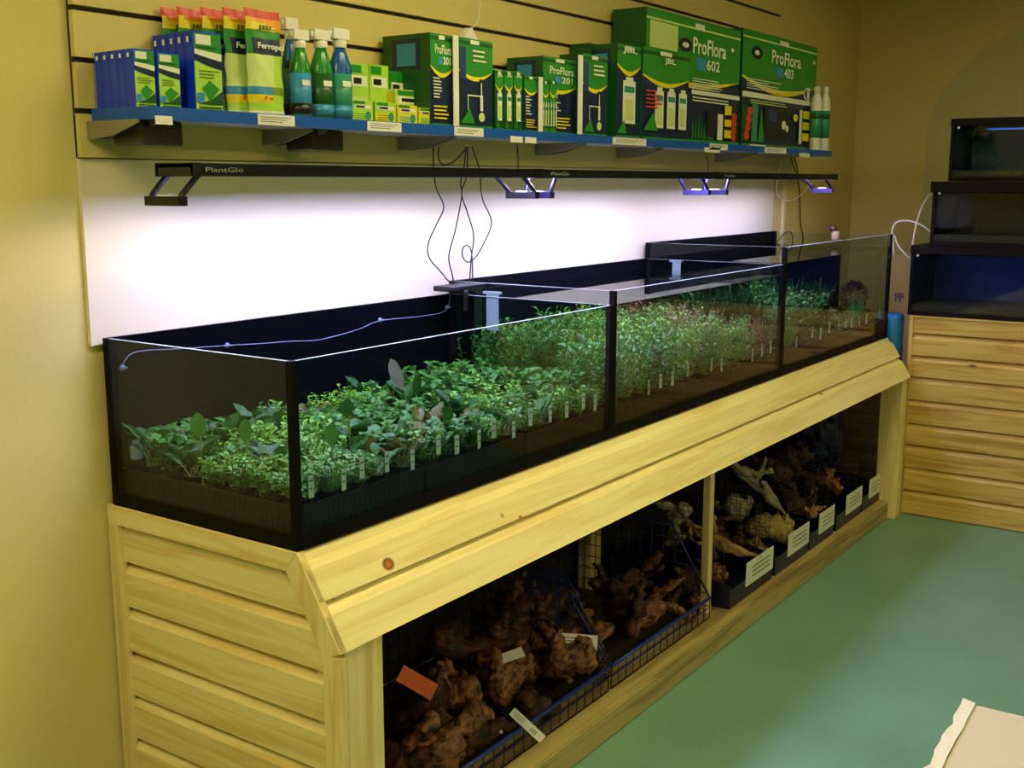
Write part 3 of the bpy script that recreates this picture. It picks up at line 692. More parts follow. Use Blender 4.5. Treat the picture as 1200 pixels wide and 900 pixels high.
def glyph_canister(p, u, v0, v1, w):
    p.q(u-w, v0, u+w, v1, 'white'); p.q(u-w*.7, v0+(v1-v0)*.15, u+w*.7, v0+(v1-v0)*.6, 'pale'); p.q(u-w, v0, u+w, v0+(v1-v0)*.08, 'black'); p.q(u-w*.6, v1, u+w*.6, v1+.04, 'white')
    p.q(u-w*.8, v0+(v1-v0)*.75, u+w*.8, v0+(v1-v0)*.88, 'teal')
def big(a, b, pyt, yf, d, label, title=None, num=None, motif='dev', body='navy', sd=0, vt=.66):
    x0, x1 = xr(a, b, yf); h = ht(a, pyt, yf)
    p = Pack(x0, x1, h, yf, d, body); p.side(.0, 1, 0, 1, 'dgreen'); p.side(.62, .95, .2, .8, 'navy'); p.side(.66, .9, .3, .7, 'sky')
    p.swoosh(vt); p.q(0, 0, 1, .03, 'green'); p.q(0, .93, 1, .97, 'dgreen'); p.q(.35, .94, .6, .985, 'white')
    if title:
        p.text(title, .18, vt+.125, .88, vt+.225); 
        if num: p.q(.33, vt+.01, .5, vt+.10, 'sky'); p.text(num, .52, vt+.015, .84, vt+.10)
    if motif == 'dev':
        p.lines(.08, .5, .3, vt-.12, 7, 'white', sd); p.lines(.08, .9, .07, .24, 4, 'yellow', sd+1)
    if motif == 'bar':
        p.q(.60, .18, .72, .56, 'black'); p.q(.62, .2, .7, .38, 'white'); p.q(.64, .38, .67, .52, 'white'); p.disc(.66, .13, .09, 'pale', .6); p.q(.25, .36, .62, .375, 'white'); p.q(.25, .2, .27, .375, 'white'); p.shape([(.05,.05),(.3,.22),(.45,.05)], 'green')
        p.q(.03, .55, .2, .9, 'purple'); p.lines(.4, .9, .74, .9, 3, 'white', sd)
    if motif == 'tubes':
        for u in (.35, .6, .85): glyph_canister(p, u, .1, .55, .09)
        p.lines(.05, .4, .34, .56, 5, 'red', sd); p.shape([(0,.1),(.2,.3),(.3,.1)], 'green')
        p.text('JBL', .42, vt+.12, .66, vt+.2)
    if motif == 'can':
        glyph_canister(p, .5, .12, .62, .26); p.shape([(0,.05),(.3,.2),(.4,.05)], 'green'); p.text('JBL', .2, vt+.1, .8, vt+.18)
    if motif == 'scene':
        p.lines(.05, .6, .50, vt-.07, 5, 'white', sd); p.q(0, .435, 1, .475, 'white')
        rr = random.Random(sd)
        for k in range(12):
            u = rr.uniform(0, .3); p.shape([(u, .04), (u+.03, .04), (u+rr.uniform(-.05,.08), rr.uniform(.2,.38))], ('green', 'dgreen')[k % 2])
        p.q(.38, .08, .66, .36, 'black'); p.q(.42, .2, .52, .32, 'purple'); p.disc(.58, .2, .035, 'white', 1.2); p.q(.7, .06, .76, .4, 'teal'); p.q(.33, .06, .36, .38, 'white')
        for k in range(3): p.q(.82, .08+.11*k, .92, .16+.11*k, 'yellow')
        for k in range(4): p.disc(.08+.02*k, .1+.06*k, .03, 'red', 1.1)
        p.shape([(.74,.05),(.8,.4),(.84,.05)], 'green'); p.q(0, 0, 1, .035, 'green'); p.q(.12, .008, .3, .028, 'white')
    if motif == 'strips':
        for k in range(3): glyph_canister(p, .2+.3*k, .1, .55, .08)
    return p
def fin(p, label, g=None): p.done('equipment_box', label, 'box', g)
fin(big(505, 532, 38, -.190, .17, '', 'ProFlora', '201', 'dev', sd=3), 'tall green box reading ProFlora left of the first white strip, beside small yellow cartons')
fin(big(537, 577, 43, -.195, .15, '', None, None, 'bar', sd=4), 'tall green box with gas gauge picture under the white hanging cord')
for k, (a, b) in enumerate(((580, 590), (591, 601), (602, 612))):
    fin(big(a, b, 82+k*.5, -.190, .08, '', None, None, 'can', 'dgreen', k, .78), 'narrow green box with a tube picture, %s of three beside the gas gauge box' % ('left', 'middle', 'right')[k], 'narrow green boxes')
fin(big(614, 630, 88, -.190, .1, '', None, None, 'dev', sd=8, vt=.78), 'short green box with red and yellow print left of the second white strip')
fin(big(636, 676, 65, -.165, .14, '', 'ProFlora', '201', 'dev', sd=9), 'green ProFlora box half behind short tube boxes, second from the left')
for k, (a, b) in enumerate(((635, 643), (644, 652))):
    fin(big(a, b, 94, -.192, .02, '', None, None, 'strips', 'green', k, .8), 'slim short box with tubes, %s of the pair right of the second white strip' % ('left', 'right')[k], 'slim tube boxes')
fin(big(682, 711, 62, -.190, .09, '', None, None, 'bar', sd=12), 'green box with gas gauge picture right of the third white strip')
p = Pack(*xr(690, 722, -.09), ht(690, 50, -.09), -.09, .08, 'dgreen'); p.q(.1, .82, .5, .94, 'teal'); p.q(0, .7, 1, .73, 'green'); fin(p, 'plain dark green box standing behind the gas gauge box')
fin(big(722, 750, 50, -.190, .13, '', None, None, 'can', sd=13, vt=.8), 'tall narrow green and blue box with one white canister')
fin(big(752, 806, 54, -.198, .03, '', None, None, 'tubes', sd=14, vt=.72), 'green and blue box with three white canisters in front of the biggest boxes')
# the two biggest boxes
x0, x1 = Y(-.16, 756, 100).x, Y(-.16, 866, 100).x
p = Pack(x0, x1, ht(790, 16, -.16), -.16, .14, 'navy'); p.side(0, 1, 0, 1, 'dgreen'); p.swoosh(.56, .07, .045); p.q(0, .92, 1, .935, 'pale'); p.q(.48, .92, .58, .97, 'white')
p.text('ProFlora', .46, .73, .83, .86); p.q(.5, .60, .60, .70, 'sky'); p.text('602', .61, .61, .76, .70); p.q(.03, .71, .30, .91, 'pale')
p.disc(.38, .78, .07, 'black', .8); p.disc(.38, .78, .035, 'white', .6); p.disc(.90, .82, .018, 'white', 1.0)
p.lines(.46, .8, .44, .54, 5, 'white', 5); p.q(.45, .40, 1, .435, 'white'); p.lines(.46, .9, .34, .39, 2, 'white', 6)
for k in range(8): p.shape([(.46+.03*k, .04), (.48+.03*k, .04), (.47+.035*k, .2+.02*(k % 3))], 'green')
p.q(.62, .06, .74, .28, 'black'); p.q(.74, .04, .80, .26, 'white'); p.q(.82, .26, .9, .34, 'yellow'); p.q(.82, .16, .9, .22, 'yellow'); p.q(.82, .06, .9, .13, 'yellow')
for k in range(4): p.disc(.93, .07+.06*k, .03, 'red', 1.1)
p.q(0, 0, 1, .03, 'green'); fin(p, 'very large green and blue box reading ProFlora 602 with pale sticker')
x0, x1 = Y(-.140, 869, 100).x, Y(-.140, 956, 100).x
p = Pack(x0, x1, ht(870, 32, -.140), -.140, .13, 'navy'); p.side(0, 1, 0, 1, 'dgreen'); p.swoosh(.62, .09, .05); p.q(0, .93, 1, .945, 'pale'); p.q(.46, .93, .58, .975, 'white')
p.text('ProFlora', .36, .76, .76, .88); p.q(.42, .645, .52, .73, 'sky'); p.text('403', .53, .65, .66, .74); p.disc(.17, .82, .07, 'black', .8); p.disc(.17, .82, .03, 'white', .7); p.disc(.95, .85, .018, 'white', 1)
p.disc(.88, .54, .07, 'white', .9); p.disc(.88, .54, .055, 'navy', .9); p.q(.86, .50, .90, .6, 'white')
p.lines(.05, .5, .50, .60, 5, 'white', 15); p.q(0, .43, 1, .475, 'white'); p.lines(.1, .7, .38, .42, 2, 'pale', 16)
p.q(.0, .05, .1, .35, 'dgreen'); p.q(.28, .1, .62, .36, 'black'); p.q(.34, .24, .44, .34, 'purple'); p.disc(.54, .22, .03, 'white', 1.4); p.disc(.585, .19, .02, 'white', 1.6)
p.q(.12, .05, .19, .38, 'teal'); p.shape([(.2,.05),(.24,.36),(.28,.05)], 'green'); p.disc(.70, .30, .035, 'yellow', 1)
for k in range(4): p.disc(.06+.01*k, .1+.07*k, .035, 'red', 1.1)
for k in range(3): p.q(.80, .09+.105*k, .9, .165+.105*k, 'yellow')
p.q(.75, .06, .79, .38, 'white'); p.q(0, 0, 1, .03, 'green'); p.q(.1, .008, .3, .025, 'white'); fin(p, 'very large green and blue box reading ProFlora 403 at the right end')
# white divider strips
for (a, b, pt, lab) in ((531, 537, 41, 'white upright strip between first green box and gas gauge box'), (630.5, 635, 90, 'short white upright strip left of the slim tube boxes'), (676.5, 681.5, 64, 'white upright strip left of the second gas gauge box')):
    x0, x1 = xr(a, b, -.2); bm = NB(); box(bm, (x0, -.2035, SZ+.001), (x1, -.2005, SZ+.001+ht(a, pt, -.2))); tag(obj('divider_strip', bm, M_wht), lab, 'strip')
# white fertiliser bottles at the right end
for (px, yc, lab) in ((955.5, -.175, 'left white fertiliser bottle with green label at the shelf end'), (965.5, -.175, 'right white fertiliser bottle with green label at the shelf end')):
    c = Y(yc, px, 150); r = .032; H = ht(px, 101, yc)
    th = thing('fertiliser_bottle', lab, 'bottle', (c.x, yc, SZ+.001))
    b = NB(); lathe(b, [(r*.95, 0), (r, .006), (r, H*.74), (r*.8, H*.83), (r*.42, H*.89), (r*.42, H*.90)], seg=20, sy=.8); obj('bottle', b, M_wht, th)
    b = NB(); lathe(b, [(r*1.02, H*.2), (r*1.02, H*.62)], seg=20, sy=.82); obj('label_wrap', b, P['teal'], th)
    b = NB(); lathe(b, [(r*1.035, H*.50), (r*1.035, H*.57)], seg=20, sy=.84); obj('label_band', b, P['dgreen'], th)
    b = NB(); lathe(b, [(r*.48, H*.89), (r*.48, H*.985), (r*.3, H)], seg=14); obj('cap', b, M_wht, th)

# ------------------------------------------------------------------ cables
def cable(pts, yv, r, m, label, name='cable'):
    bm = NB(); P3 = [Y(yv if not isinstance(yv, (list, tuple)) else yv[i], *p) for i, p in enumerate(pts)]
    tube(bm, P3, r, 6, 0, 6); tag(obj(name, bm, m), label, 'cable')
cable([(508,172),(508,192),(511,220),(520,242),(512,262),(502,285),(503,302),(516,318),(531,336)], -.045, .0022, M_bwire, 'black cable hanging furthest left from the shelf to the tank corner')
cable([(514,172),(514,186),(520,193),(531,190),(545,176)], -.04, .0022, M_bwire, 'short black cable loop just under the shelf')
cable([(546,172),(544,195),(540,214),(541,230),(534,268),(526,300),(530,322),(532,337)], -.05, .0022, M_bwire, 'black cable second from left dropping to the tank corner')
cable([(548,172),(547,205),(541,226),(548,250),(555,276),(552,305),(550,335)], -.06, .0022, M_bwire, 'black cable crossing over the second one below the light bar')
cable([(553,172),(562,200),(565,232),(576,260),(567,285),(557,302),(548,307),(542,300),(543,290),(549,288),(553,300),(554,335)], -.055, .0022, M_bwire, 'rightmost hanging black cable ending in a small loop')
cable([(606,170),(607,185),(607,200)], [-.06, -.15, -.24], .0022, M_bwire, 'short black cable dropping to the joint of the first two light bars')
cable([(826,178),(830,190),(829,204)], [-.06, -.15, -.24], .0022, M_bwire, 'short black cable dropping to the joint of the last two light bars')
cable([(929,180),(934,196),(937,230),(938,262),(941,280),(938,312)], .008, .003, M_bwire, 'dark cable on the yellow wall right of the white board')
cable([(926,180),(932,200),(943,214),(955,218)], [-.02,-.05,-.12,-.2], .0025, M_bwire, 'dark cable running to the right end of the last light bar')
cable([(950,215),(940,227),(928,235),(917,234),(910,224),(912,205),(916,185)], -.01, .003, M_wht, 'white cable looping under the last light bar')
cable([(907,296),(911,283),(920,273),(928,274),(929,300)], -.0, .003, mat('grey_green_tube', (90, 100, 70), .4), 'thin grey tube arching behind the far tank corner')
bm = NB(); a = Y(.012, 921, 180); b = Y(.012, 921, 340); box(bm, (a.x-.012, .004, b.z), (a.x+.012, .0195, a.z+.1)); tag(obj('cable_conduit', bm, mat('cream_conduit', (214, 204, 150), .5)), 'cream vertical cable conduit on the yellow wall', 'conduit')
th = thing('hanging_sensor', 'white triangular hanger on a white cord above the gas gauge box', 'hanger', (0,0,0))
a = Y(-.06, 552, 40); bm = NB(); prism(bm, [(a.x-.035, -.06, a.z-.012), (a.x+.035, -.06, a.z-.014), (a.x+.008, -.06, a.z+.018), (a.x-.008, -.06, a.z+.018)], (0, .02, 0)); obj('hanger', bm, M_wht, th)
bm = NB(); tube(bm, [(a.x+.004, -.05, a.z+.015), Y(-.05, 559, 26), Y(-.05, 562, 0), Y(-.05, 560, -60)], .0022, 6); obj('cord', bm, M_wht, th)

# ------------------------------------------------------------------ far counter with aquariums
CT = .988; CX = 4.0; CY0 = -.682; CY1 = -2.95
cab = thing('counter_cabinet', 'pine-planked counter at the right end carrying dark aquariums', 'cabinet', (0,0,0))
bm = NB(); planks(bm, (CX, CY0-.018, .004), (0, -1, 0), (0, 0, 1), (-1, 0, 0), CY0-.018-CY1, plank_profile(0, CT-.012, [.121, .236, .35, .457, .574, .687, .792, .90]), .045); o = obj('front_panel', bm, pine('y', (214, 178, 100), name='pine_counter', dark=(186, 140, 66)), cab)
bm = NB(); box(bm, (CX-.008, CY0-.018, .0), (CX+.6, CY0, CT-.008)); obj('side_panel', bm, pine('z', (214, 178, 100), name='pine_counter', dark=(186, 140, 66)), cab)
bm = NB(); box(bm, (CX-.01, CY1, CT-.008), (CX+.62, CY0, CT)); obj('top', bm, pine('y', (214, 178, 100), name='pine_counter'), cab)
M_trim = mat('dark_brown_trim', (18, 10, 7), .5, .15)
M_bluebg = mat('blue_backdrop', (8, 40, 110), .6); M_teal = mat('teal_backdrop', (10, 62, 78), .6); M_darkbg = mat('dark_backdrop', (24, 20, 28), .6)
M_stuff = mat('dim_lamp', (60, 110, 230), .5, emit=.6)
def aquarium(y0, y1, z0, z1, x0, bgm, label, hood=.045, over=0, lamp=0, knob=True):
    t = thing('aquarium', label, 'aquarium', (x0, y0, z0), 'aquariums on the pine counter')
    W = y0-y1; D = .42; H = z1-z0
    bm = NB(); box(bm, (0, -W, 0), (D, 0, .02)); obj('bottom_frame', bm, M_trim, t)
    bm = NB(); box(bm, (-.008-over, -W, H-hood), (D, over*1.2+.002, H)); bev(bm, .003, 1); obj('hood', bm, M_trim, t)
    for yy in (0, -W+.014): bm = NB(); box(bm, (0, yy-.014, .02), (.014, yy, H-hood)); obj('corner_post', bm, M_trim, t)
    bm = NB(); box(bm, (.002, -W+.014, .021), (.008, -.014, H-hood-.001)); obj('front_pane', bm, M_glass, t)
    bm = NB(); box(bm, (.015, -.010, .021), (D-.012, -.004, H-hood-.001)); obj('side_pane', bm, M_film if bgm is M_darkbg else mat('frame_side', (12, 20, 22), .4), t)
    bm = NB(); box(bm, (D-.01, -W, .021), (D, 0, H-hood-.001)); obj('backdrop', bm, bgm, t)
    bm = NB(); box(bm, (.01, -W+.015, .021), (D-.011, -.015, .05)); obj('gravel', bm, mat('dark_gravel', (52, 46, 40), .9, bump=.6, bscale=120), t)
    if lamp:
        bm = NB(); box(bm, (.27, -W+.1, H-hood-.006), (.34, -.1, H-hood-.002)); obj('lamp', bm, mat('tank_lamp_%g' % lamp, (70, 130, 255), .5, emit=lamp), t)
    if knob:
        bm = NB(); lathe(bm, [(.006, 0), (.006, .006), (.003, .008)], seg=10)
        for v in bm.verts: v.co = Vector((-.008-over-v.co.z, -.035+v.co.x, H-hood*.82+v.co.y-.014))
        obj('switch', bm, M_wht, t)
aquarium(-.668, -1.45, CT+.001, 1.322, CX, M_bluebg, 'low aquarium with blue backdrop standing on the pine counter', .04, lamp=1.1)
aquarium(-.745, -1.45, 1.323, 1.622, CX+.02, M_darkbg, 'dark aquarium stacked on top of the blue one', .05, over=.006)
aquarium(-.80, -1.45, 1.623, 1.91, CX+.06, M_teal, 'topmost narrow aquarium with teal glow at the frame edge', .035, lamp=.6)
aquarium(-1.5, -2.9, CT+.001, 1.36, CX, M_bluebg, 'unseen blue aquarium added further right along the counter', .04, lamp=3)  # out of view, added to continue the row in the glass reflections
for yy, nm in ((-3.05, 'near'), (-4.2, 'far')):  # unseen rack of lit aquariums, added for blue reflections in the tank glass
    for zz, nn in ((.06, 'bottom'), (.52, 'middle'), (.98, 'top')):
        aquarium(yy, yy-1.1, zz, zz+.44, CX+.1, M_bluebg, 'blue aquarium on the unseen added rack beyond the counter, %s row, %s column' % (nn, nm), .04, lamp=7)
th = thing('added_reflection_rack', 'unseen black rack of blue aquariums added beyond the counter for reflections', 'rack', (CX+.1, -3.0, 0))
for yy in (-.03, -1.17, -2.33):
    for xx in (.0, .44): bm = NB(); box(bm, (xx, yy-.012, 0), (xx+.03, yy+.012, 1.0)); obj('upright', bm, M_black, th)
for zz in (.035, .503, .963):
    bm = NB(); box(bm, (.031, -2.34, zz), (.439, -.02, zz+.014)); obj('rack_shelf', bm, M_black, th)
aquarium(-1.5, -2.9, 1.362, 1.75, CX+.02, M_darkbg, 'long dark aquarium added in the upper row right of frame', .05)  # out of view, added for the tank glass to reflect
# white tubing
def tubex(pts, X, m, label):
    bm = NB(); tube(bm, [Xp(X, *p) for p in pts], .0042, 6, 0, 6); tag(obj('air_tube', bm, m), label, 'tubing')
tubex([(1048,300),(1046,280),(1046,268),(1052,260),(1066,259),(1080,264),(1091,272)], 4.06, M_wht, 'white air tube arching from the far tank to the dark aquarium')
tubex([(1048,276),(1052,287),(1058,295),(1066,303)], 4.04, M_wht, 'short white air tube sloping behind the blue aquarium')
tubex([(1090,228),(1080,243),(1074,262),(1070,282),(1069,290)], 4.06, M_wht, 'white air tube hanging from the dark aquarium hood')
# cardboard sheet and blue roll between stand and counter
bm = NB(); box(bm, (4.650, -1.05, 0.0), (4.656, -.385, 1.235))
for k in range(4): box(bm, (4.6494, -.425-.012*k, .98+.02*(k % 2)), (4.650, -.417-.012*k, 1.03), 1)
tag(obj('cardboard_sheet', bm, [mat('cardboard', (214, 184, 112), .8), mat('purple_ink', (90, 70, 130), .7)]), 'tan cardboard sheet standing behind the pine counter beside the far tank', 'cardboard')
bm = NB(); lathe(bm, [(.03, 0), (.055, .0), (.056, .97), (.05, .985), (.03, .98), (.028, .9)], (4.04, -.585, 0), 20)
for v in bm.verts: v.co.x += .004*math.sin(v.co.z*9)
tag(obj('liner_roll', bm, mat('bright_blue_plastic', (14, 110, 170), .35)), 'blue plastic roll standing in the gap beside the pine counter', 'roll')

# ------------------------------------------------------------------ baskets and driftwood under the stand
def wire_basket(x0, x1, y0, y1, z0, zf, zs, label, m=M_wire, step=.045, r=.0018):
    t = thing('wire_basket', label, 'basket', (x0, y0, z0))
    W = x1-x0; D = y1-y0; Hf = zf-z0; Hs = zs-z0
    bm = NB()
    nx = int(W/step); nz = max(2, int(Hf/step))
    for i in range(nx+1): tube(bm, [(W*i/nx, 0, .003), (W*i/nx, 0, Hf)], r, 4, 0, 1)
    for k in range(nz): tube(bm, [(0, 0, .003+Hf*k/nz), (W, 0, .003+Hf*k/nz)], r, 4, 0, 1)
    obj('front_grid', bm, m, t)
    bm = NB(); tube(bm, [(0, 0, Hf), (W, 0, Hf)], .006, 8, 0, 1); obj('front_rim', bm, mat('blue_coated_rim', (14, 46, 140), .3), t)
    for xs in (0, W):
        bm = NB(); ny = int(D/step)
        zt = lambda f: Hf+(Hs-Hf)*min(1, f*3.2)
        for i in range(ny+1): f = i/ny; tube(bm, [(xs, D*f, .003), (xs, D*f, zt(f))], r, 4, 0, 1)
        for k in range(1, int(Hs/step)+1):
            z = step*k; f0 = 0 if z < Hf else (z-Hf)/(Hs-Hf)/3.2
            tube(bm, [(xs, D*f0, z), (xs, D, z)], r, 4, 0, 1)
        tube(bm, [(xs, 0, Hf), (xs, D/3.2, Hs), (xs, D, Hs)], .004, 6, 0, 1)
        obj('side_grid', bm, m, t)
    bm = NB(); nb = max(2, int(Hs/step))
    for i in range(nx+1): tube(bm, [(W*i/nx, D, 0.003), (W*i/nx, D, Hs)], r, 4, 0, 1)
    for k in range(nb+1): tube(bm, [(0, D, .003+Hs*k/nb), (W, D, .003+Hs*k/nb)], r, 4, 0, 1)
    obj('back_grid', bm, m, t)
    bm = NB(); ny = int(D/step)
    for i in range(ny+1): tube(bm, [(0, D*i/ny, .003), (W, D*i/ny, .003)], r, 4, 0, 1)
    obj('bottom_grid', bm, m, t)
    return t
BZ = .09
wire_basket(.17, 1.27, -.60, -.08, BZ, .165, .40, 'big blue wire basket at the near end heaped with reddish driftwood')
wire_basket(1.285, 1.985, -.60, -.08, BZ, .165, .42, 'blue wire basket left of the middle post with dark red driftwood')

def driftwood(seed, L=.3, r=.035, nb=4, flat=1.0):
    rr = random.Random(seed); bm = NB(); pts = [Vector((-L/2, 0, 0))]
    k = 7; d = Vector((1, 0, 0))
    for i in range(k):
        d = (d+Vector((0, rr.uniform(-.5,.5), rr.uniform(-.4,.4)))).normalized(); d.x = abs(d.x)+.2; d.normalize(); pts.append(pts[-1]+d*L/k)
    tube(bm, pts, lambda t: r*.82*(.25+.95*max(0, math.sin(math.pi*min(1, t*.9+.12)))**.8)*(1+.22*math.sin(t*9+seed)), 14, 0, 5)
    for b in range(nb):
        p = pts[rr.randint(1, k-1)].copy(); dd = Vector((rr.uniform(-.6,.8), rr.uniform(-1,1), rr.uniform(-.5,1))).normalized(); q = [p]
        for i in range(4):
            dd = (dd+Vector((rr.uniform(-.4,.4), rr.uniform(-.4,.4), rr.uniform(-.4,.4)))).normalized(); q.append(q[-1]+dd*L*rr.uniform(.08,.15))
        r0 = r*rr.uniform(.35,.7); tube(bm, q, lambda t: r0*(1-.75*t)+.002, 9, 0, 4)
    off = Vector((seed*3.1, seed, 0))
    bm.normal_update()
    for v in bm.verts:
        c = v.co; n1 = noise.noise(c*16+off); n2 = noise.noise(Vector((c.x*18, c.y*70, c.z*70))+off)
        v.co = c+v.normal*(r*.5*n1+r*.42*n2+r*.3*abs(noise.noise(c*38+off))); v.co.z *= flat
    return bm
def woodmat(name, a, b):
    m = bpy.data.materials.new(name); m.use_nodes = True; n = m.node_tree.nodes; l = m.node_tree.links; bs = n['Principled BSDF']
    bs.inputs['Roughness'].default_value = .6
    tc = n.new('ShaderNodeTexCoord'); mp = n.new('ShaderNodeMapping'); mp.inputs['Scale'].default_value = (6, 40, 40); l.new(tc.outputs['Object'], mp.inputs[0])
    nz = n.new('ShaderNodeTexNoise'); nz.inputs['Scale'].default_value = 1.6; nz.inputs['Detail'].default_value = 8; l.new(mp.outputs[0], nz.inputs['Vector'])
    r = n.new('ShaderNodeValToRGB'); r.color_ramp.elements[0].position = .38; r.color_ramp.elements[0].color = lin(a); r.color_ramp.elements[1].position = .62; r.color_ramp.elements[1].color = lin(b)
    l.new(nz.outputs['Fac'], r.inputs[0]); l.new(r.outputs[0], bs.inputs['Base Color'])
    bp = n.new('ShaderNodeBump'); bp.inputs['Strength'].default_value = .7; bp.inputs['Distance'].default_value = .006; l.new(nz.outputs['Fac'], bp.inputs['Height']); l.new(bp.outputs[0], bs.inputs['Normal']); return m
W_r = woodmat('red_driftwood', (40, 24, 14), (160, 106, 58)); W_d = woodmat('dark_driftwood', (20, 12, 9), (84, 42, 26)); W_t = woodmat('tan_driftwood', (110, 80, 44), (190, 156, 96)); W_g = woodmat('grey_stone_wood', (110, 104, 84), (186, 180, 150)); W_y = woodmat('yellow_stone', (120, 104, 50), (176, 156, 84))
def wood(px, py, yv, L, r, m, label, rz, ry, seed, nb=4, group=None, name='driftwood'):
    p = Y(yv, px, py); o = obj(name, driftwood(seed, L, r, nb), m, loc=p); o.rotation_euler = (rnd(-.6,.6), ry, rz); tag(o, label, 'driftwood' if 'wood' in name else 'stone', group)
    for f in o.data.polygons: f.use_smooth = True
    bpy.context.view_layer.update()
    zmin = min((o.matrix_world @ v.co).z for v in o.data.vertices)
    ymin = min((o.matrix_world @ v.co).y for v in o.data.vertices)
    if zmin < BZ+.006: o.location.z += BZ+.006-zmin
    if ymin < -.598 and yv > -.59: o.location.y += -.592-ymin
    return o
G1 = 'driftwood heaped in the near basket'; G2 = 'driftwood in the second basket'
for i, a in enumerate([
 (585, 800, -.42, .26, .050, W_r, 'largest pale orange driftwood lump in the middle of the near basket', .5, .2, 1, 5),
 (560, 825, -.50, .20, .045, W_r, 'orange driftwood knuckle just left of the hanging white tag', .9, -.2, 2, 3),
 (665, 800, -.50, .22, .045, W_r, 'split orange driftwood root by the front rim right of centre', .3, .1, 3, 4),
 (520, 870, -.50, .30, .050, W_r, 'long driftwood root at the bottom left of the near basket', .2, .1, 4, 5),
 (600, 755, -.33, .30, .045, W_d, 'dark driftwood branch at the back behind the orange lump', .7, -.3, 5, 6),
 (545, 765, -.30, .24, .045, W_d, 'dark driftwood root behind the orange ticket', -.5, .5, 6, 5),
 (630, 845, -.55, .18, .035, W_d, 'small dark reddish piece under the hanging white tag', .2, 0, 7, 3),
 (655, 760, -.38, .24, .036, W_r, 'curved driftwood piece below the rear white card', .2, -.2, 8, 5),
 (490, 830, -.40, .26, .045, W_d, 'dark driftwood under the orange ticket', 1.1, .2, 9, 4),
 (590, 885, -.57, .24, .036, W_d, 'dark driftwood against the bottom of the front rim', .1, .05, 10, 3),
 (700, 775, -.52, .20, .034, W_r, 'driftwood piece at the right corner of the near basket', .1, -.2, 11, 4),
 (480, 890, -.50, .24, .04, W_d, 'dark driftwood in the lowest left corner beside the pine post', .6, 0, 12, 4),
 (625, 720, -.25, .26, .035, W_d, 'thin dark branches at the far back of the near basket', .4, -.5, 13, 6),
 (640, 790, -.42, .2, .038, W_r, 'twisted brown driftwood between the orange lump and split root', -.6, .3, 14, 4)]): wood(*a, group=G1)
for a in [
 (735, 722, -.50, .24, .032, W_d, 'bright red-edged driftwood at the left of the second basket', 1.2, .5, 21, 3),
 (775, 715, -.54, .30, .032, W_r, 'long curved orange driftwood along the rim of the second basket', .15, -.25, 22, 2),
 (760, 690, -.45, .28, .028, W_d, 'straight dark red branch lying across the second basket', -.3, .2, 23, 3),
 (800, 680, -.45, .2, .035, W_d, 'dark round driftwood piece at the right of the second basket', .6, 0, 24, 4),
 (715, 695, -.36, .2, .035, W_d, 'dark red driftwood at the back left of the second basket', .8, .4, 25, 4),
 (820, 700, -.52, .14, .024, W_r, 'small driftwood end in the right corner of the second basket', .2, 0, 26, 2)]: wood(*a, group=G2)
# loose tickets and tags
def card(c, w, h, rx, ry, rz, m, label, lines=True, txt=None, name='price_ticket'):
    bm = NB(); box(bm, (-w/2, -.0006, -h/2), (w/2, .0006, h/2))
    if lines:
        for k in range(6): box(bm, (w*.12+k*w*.03, -.001, -h*.3), (w*.12+k*w*.03+w*.012, -.0006, h*.22), 1)
        for k in range(3): box(bm, (-w*.42, -.001, h*.2-k*h*.2), (-w*.1, -.0006, h*.25-k*h*.2), 1)
    o = obj(name, bm, [m, M_ink], loc=c); o.rotation_euler = (rx, ry, rz); tag(o, label, 'ticket')
card(Y(-.50, 489, 800), .105, .042, -.4, .62, -.75, mat('orange_card', (206, 92, 42), .6), 'orange ticket lying tilted at the left of the near basket', False)
card(Y(-.62, 618, 850), .125, .024, -.15, .82, -.75, M_paper, 'narrow white tag hanging over the front rim of the near basket')
card(Y(-.53, 679, 752), .115, .045, -.3, .16, -.75, M_paper, 'white barcode card at the back between the two big baskets')
card(Y(-.50, 577, 853), .06, .032, -.8, .2, -.6, M_paper, 'small white ticket half under the orange driftwood', False)
card(Y(-.46, 600, 768), .07, .03, -.9, -.2, -.6, M_paper, 'small pale ticket resting above the largest driftwood lump', False)

# small bins on the right
M_bin = mat('navy_bin', (12, 20, 52), .4)
def bin_(x0, x1, label, sides):
    t = thing('storage_bin', label, 'bin', (x0, -.625, BZ), 'bins in the right bay'); W = x1-x0; D = .5; h = .115
    bm = NB()
    prism(bm, [(0, 0, .0), (0, 0, .085), (0, .12, .11), (0, D, .11), (0, D, 0)], (.006, 0, 0)); prism(bm, [(W-.006, 0, .0), (W-.006, 0, .085), (W-.006, .12, .11), (W-.006, D, .11), (W-.006, D, 0)], (.006, 0, 0))
    box(bm, (.006, 0, 0), (W-.006, .006, .07)); box(bm, (.006, D-.006, 0), (W-.006, D, .11)); box(bm, (.006, .006, 0), (W-.006, D-.006, .006)); obj('tub', bm, M_bin, t)
    for xs in (.003, W-.003):
        bm = NB()
        for i in range(12): y = .03+i*(D-.04)/11; tube(bm, [(xs, y, .10), (xs, y, .12+min(.25, .08+y*1.3))], .0013, 4, 0, 1)
        for k in range(8): z = .13+k*.03; y0 = max(.03, (z-.2)/1.3); tube(bm, [(xs, y0, z), (xs, D-.01, z)], .0013, 4, 0, 1)
        obj('wire_side', bm, M_bwire, t)
    bm = NB(); box(bm, (W*.35, -.0045, .045), (W-.004, -.0005, .135))
    for k in range(3): box(bm, (W*.48, -.005, .105-.018*k), (W*.9, -.0045, .111-.018*k), 1)
    obj('label_card', bm, [mat('card_white_green', (214, 222, 200), .5), M_steel], t)
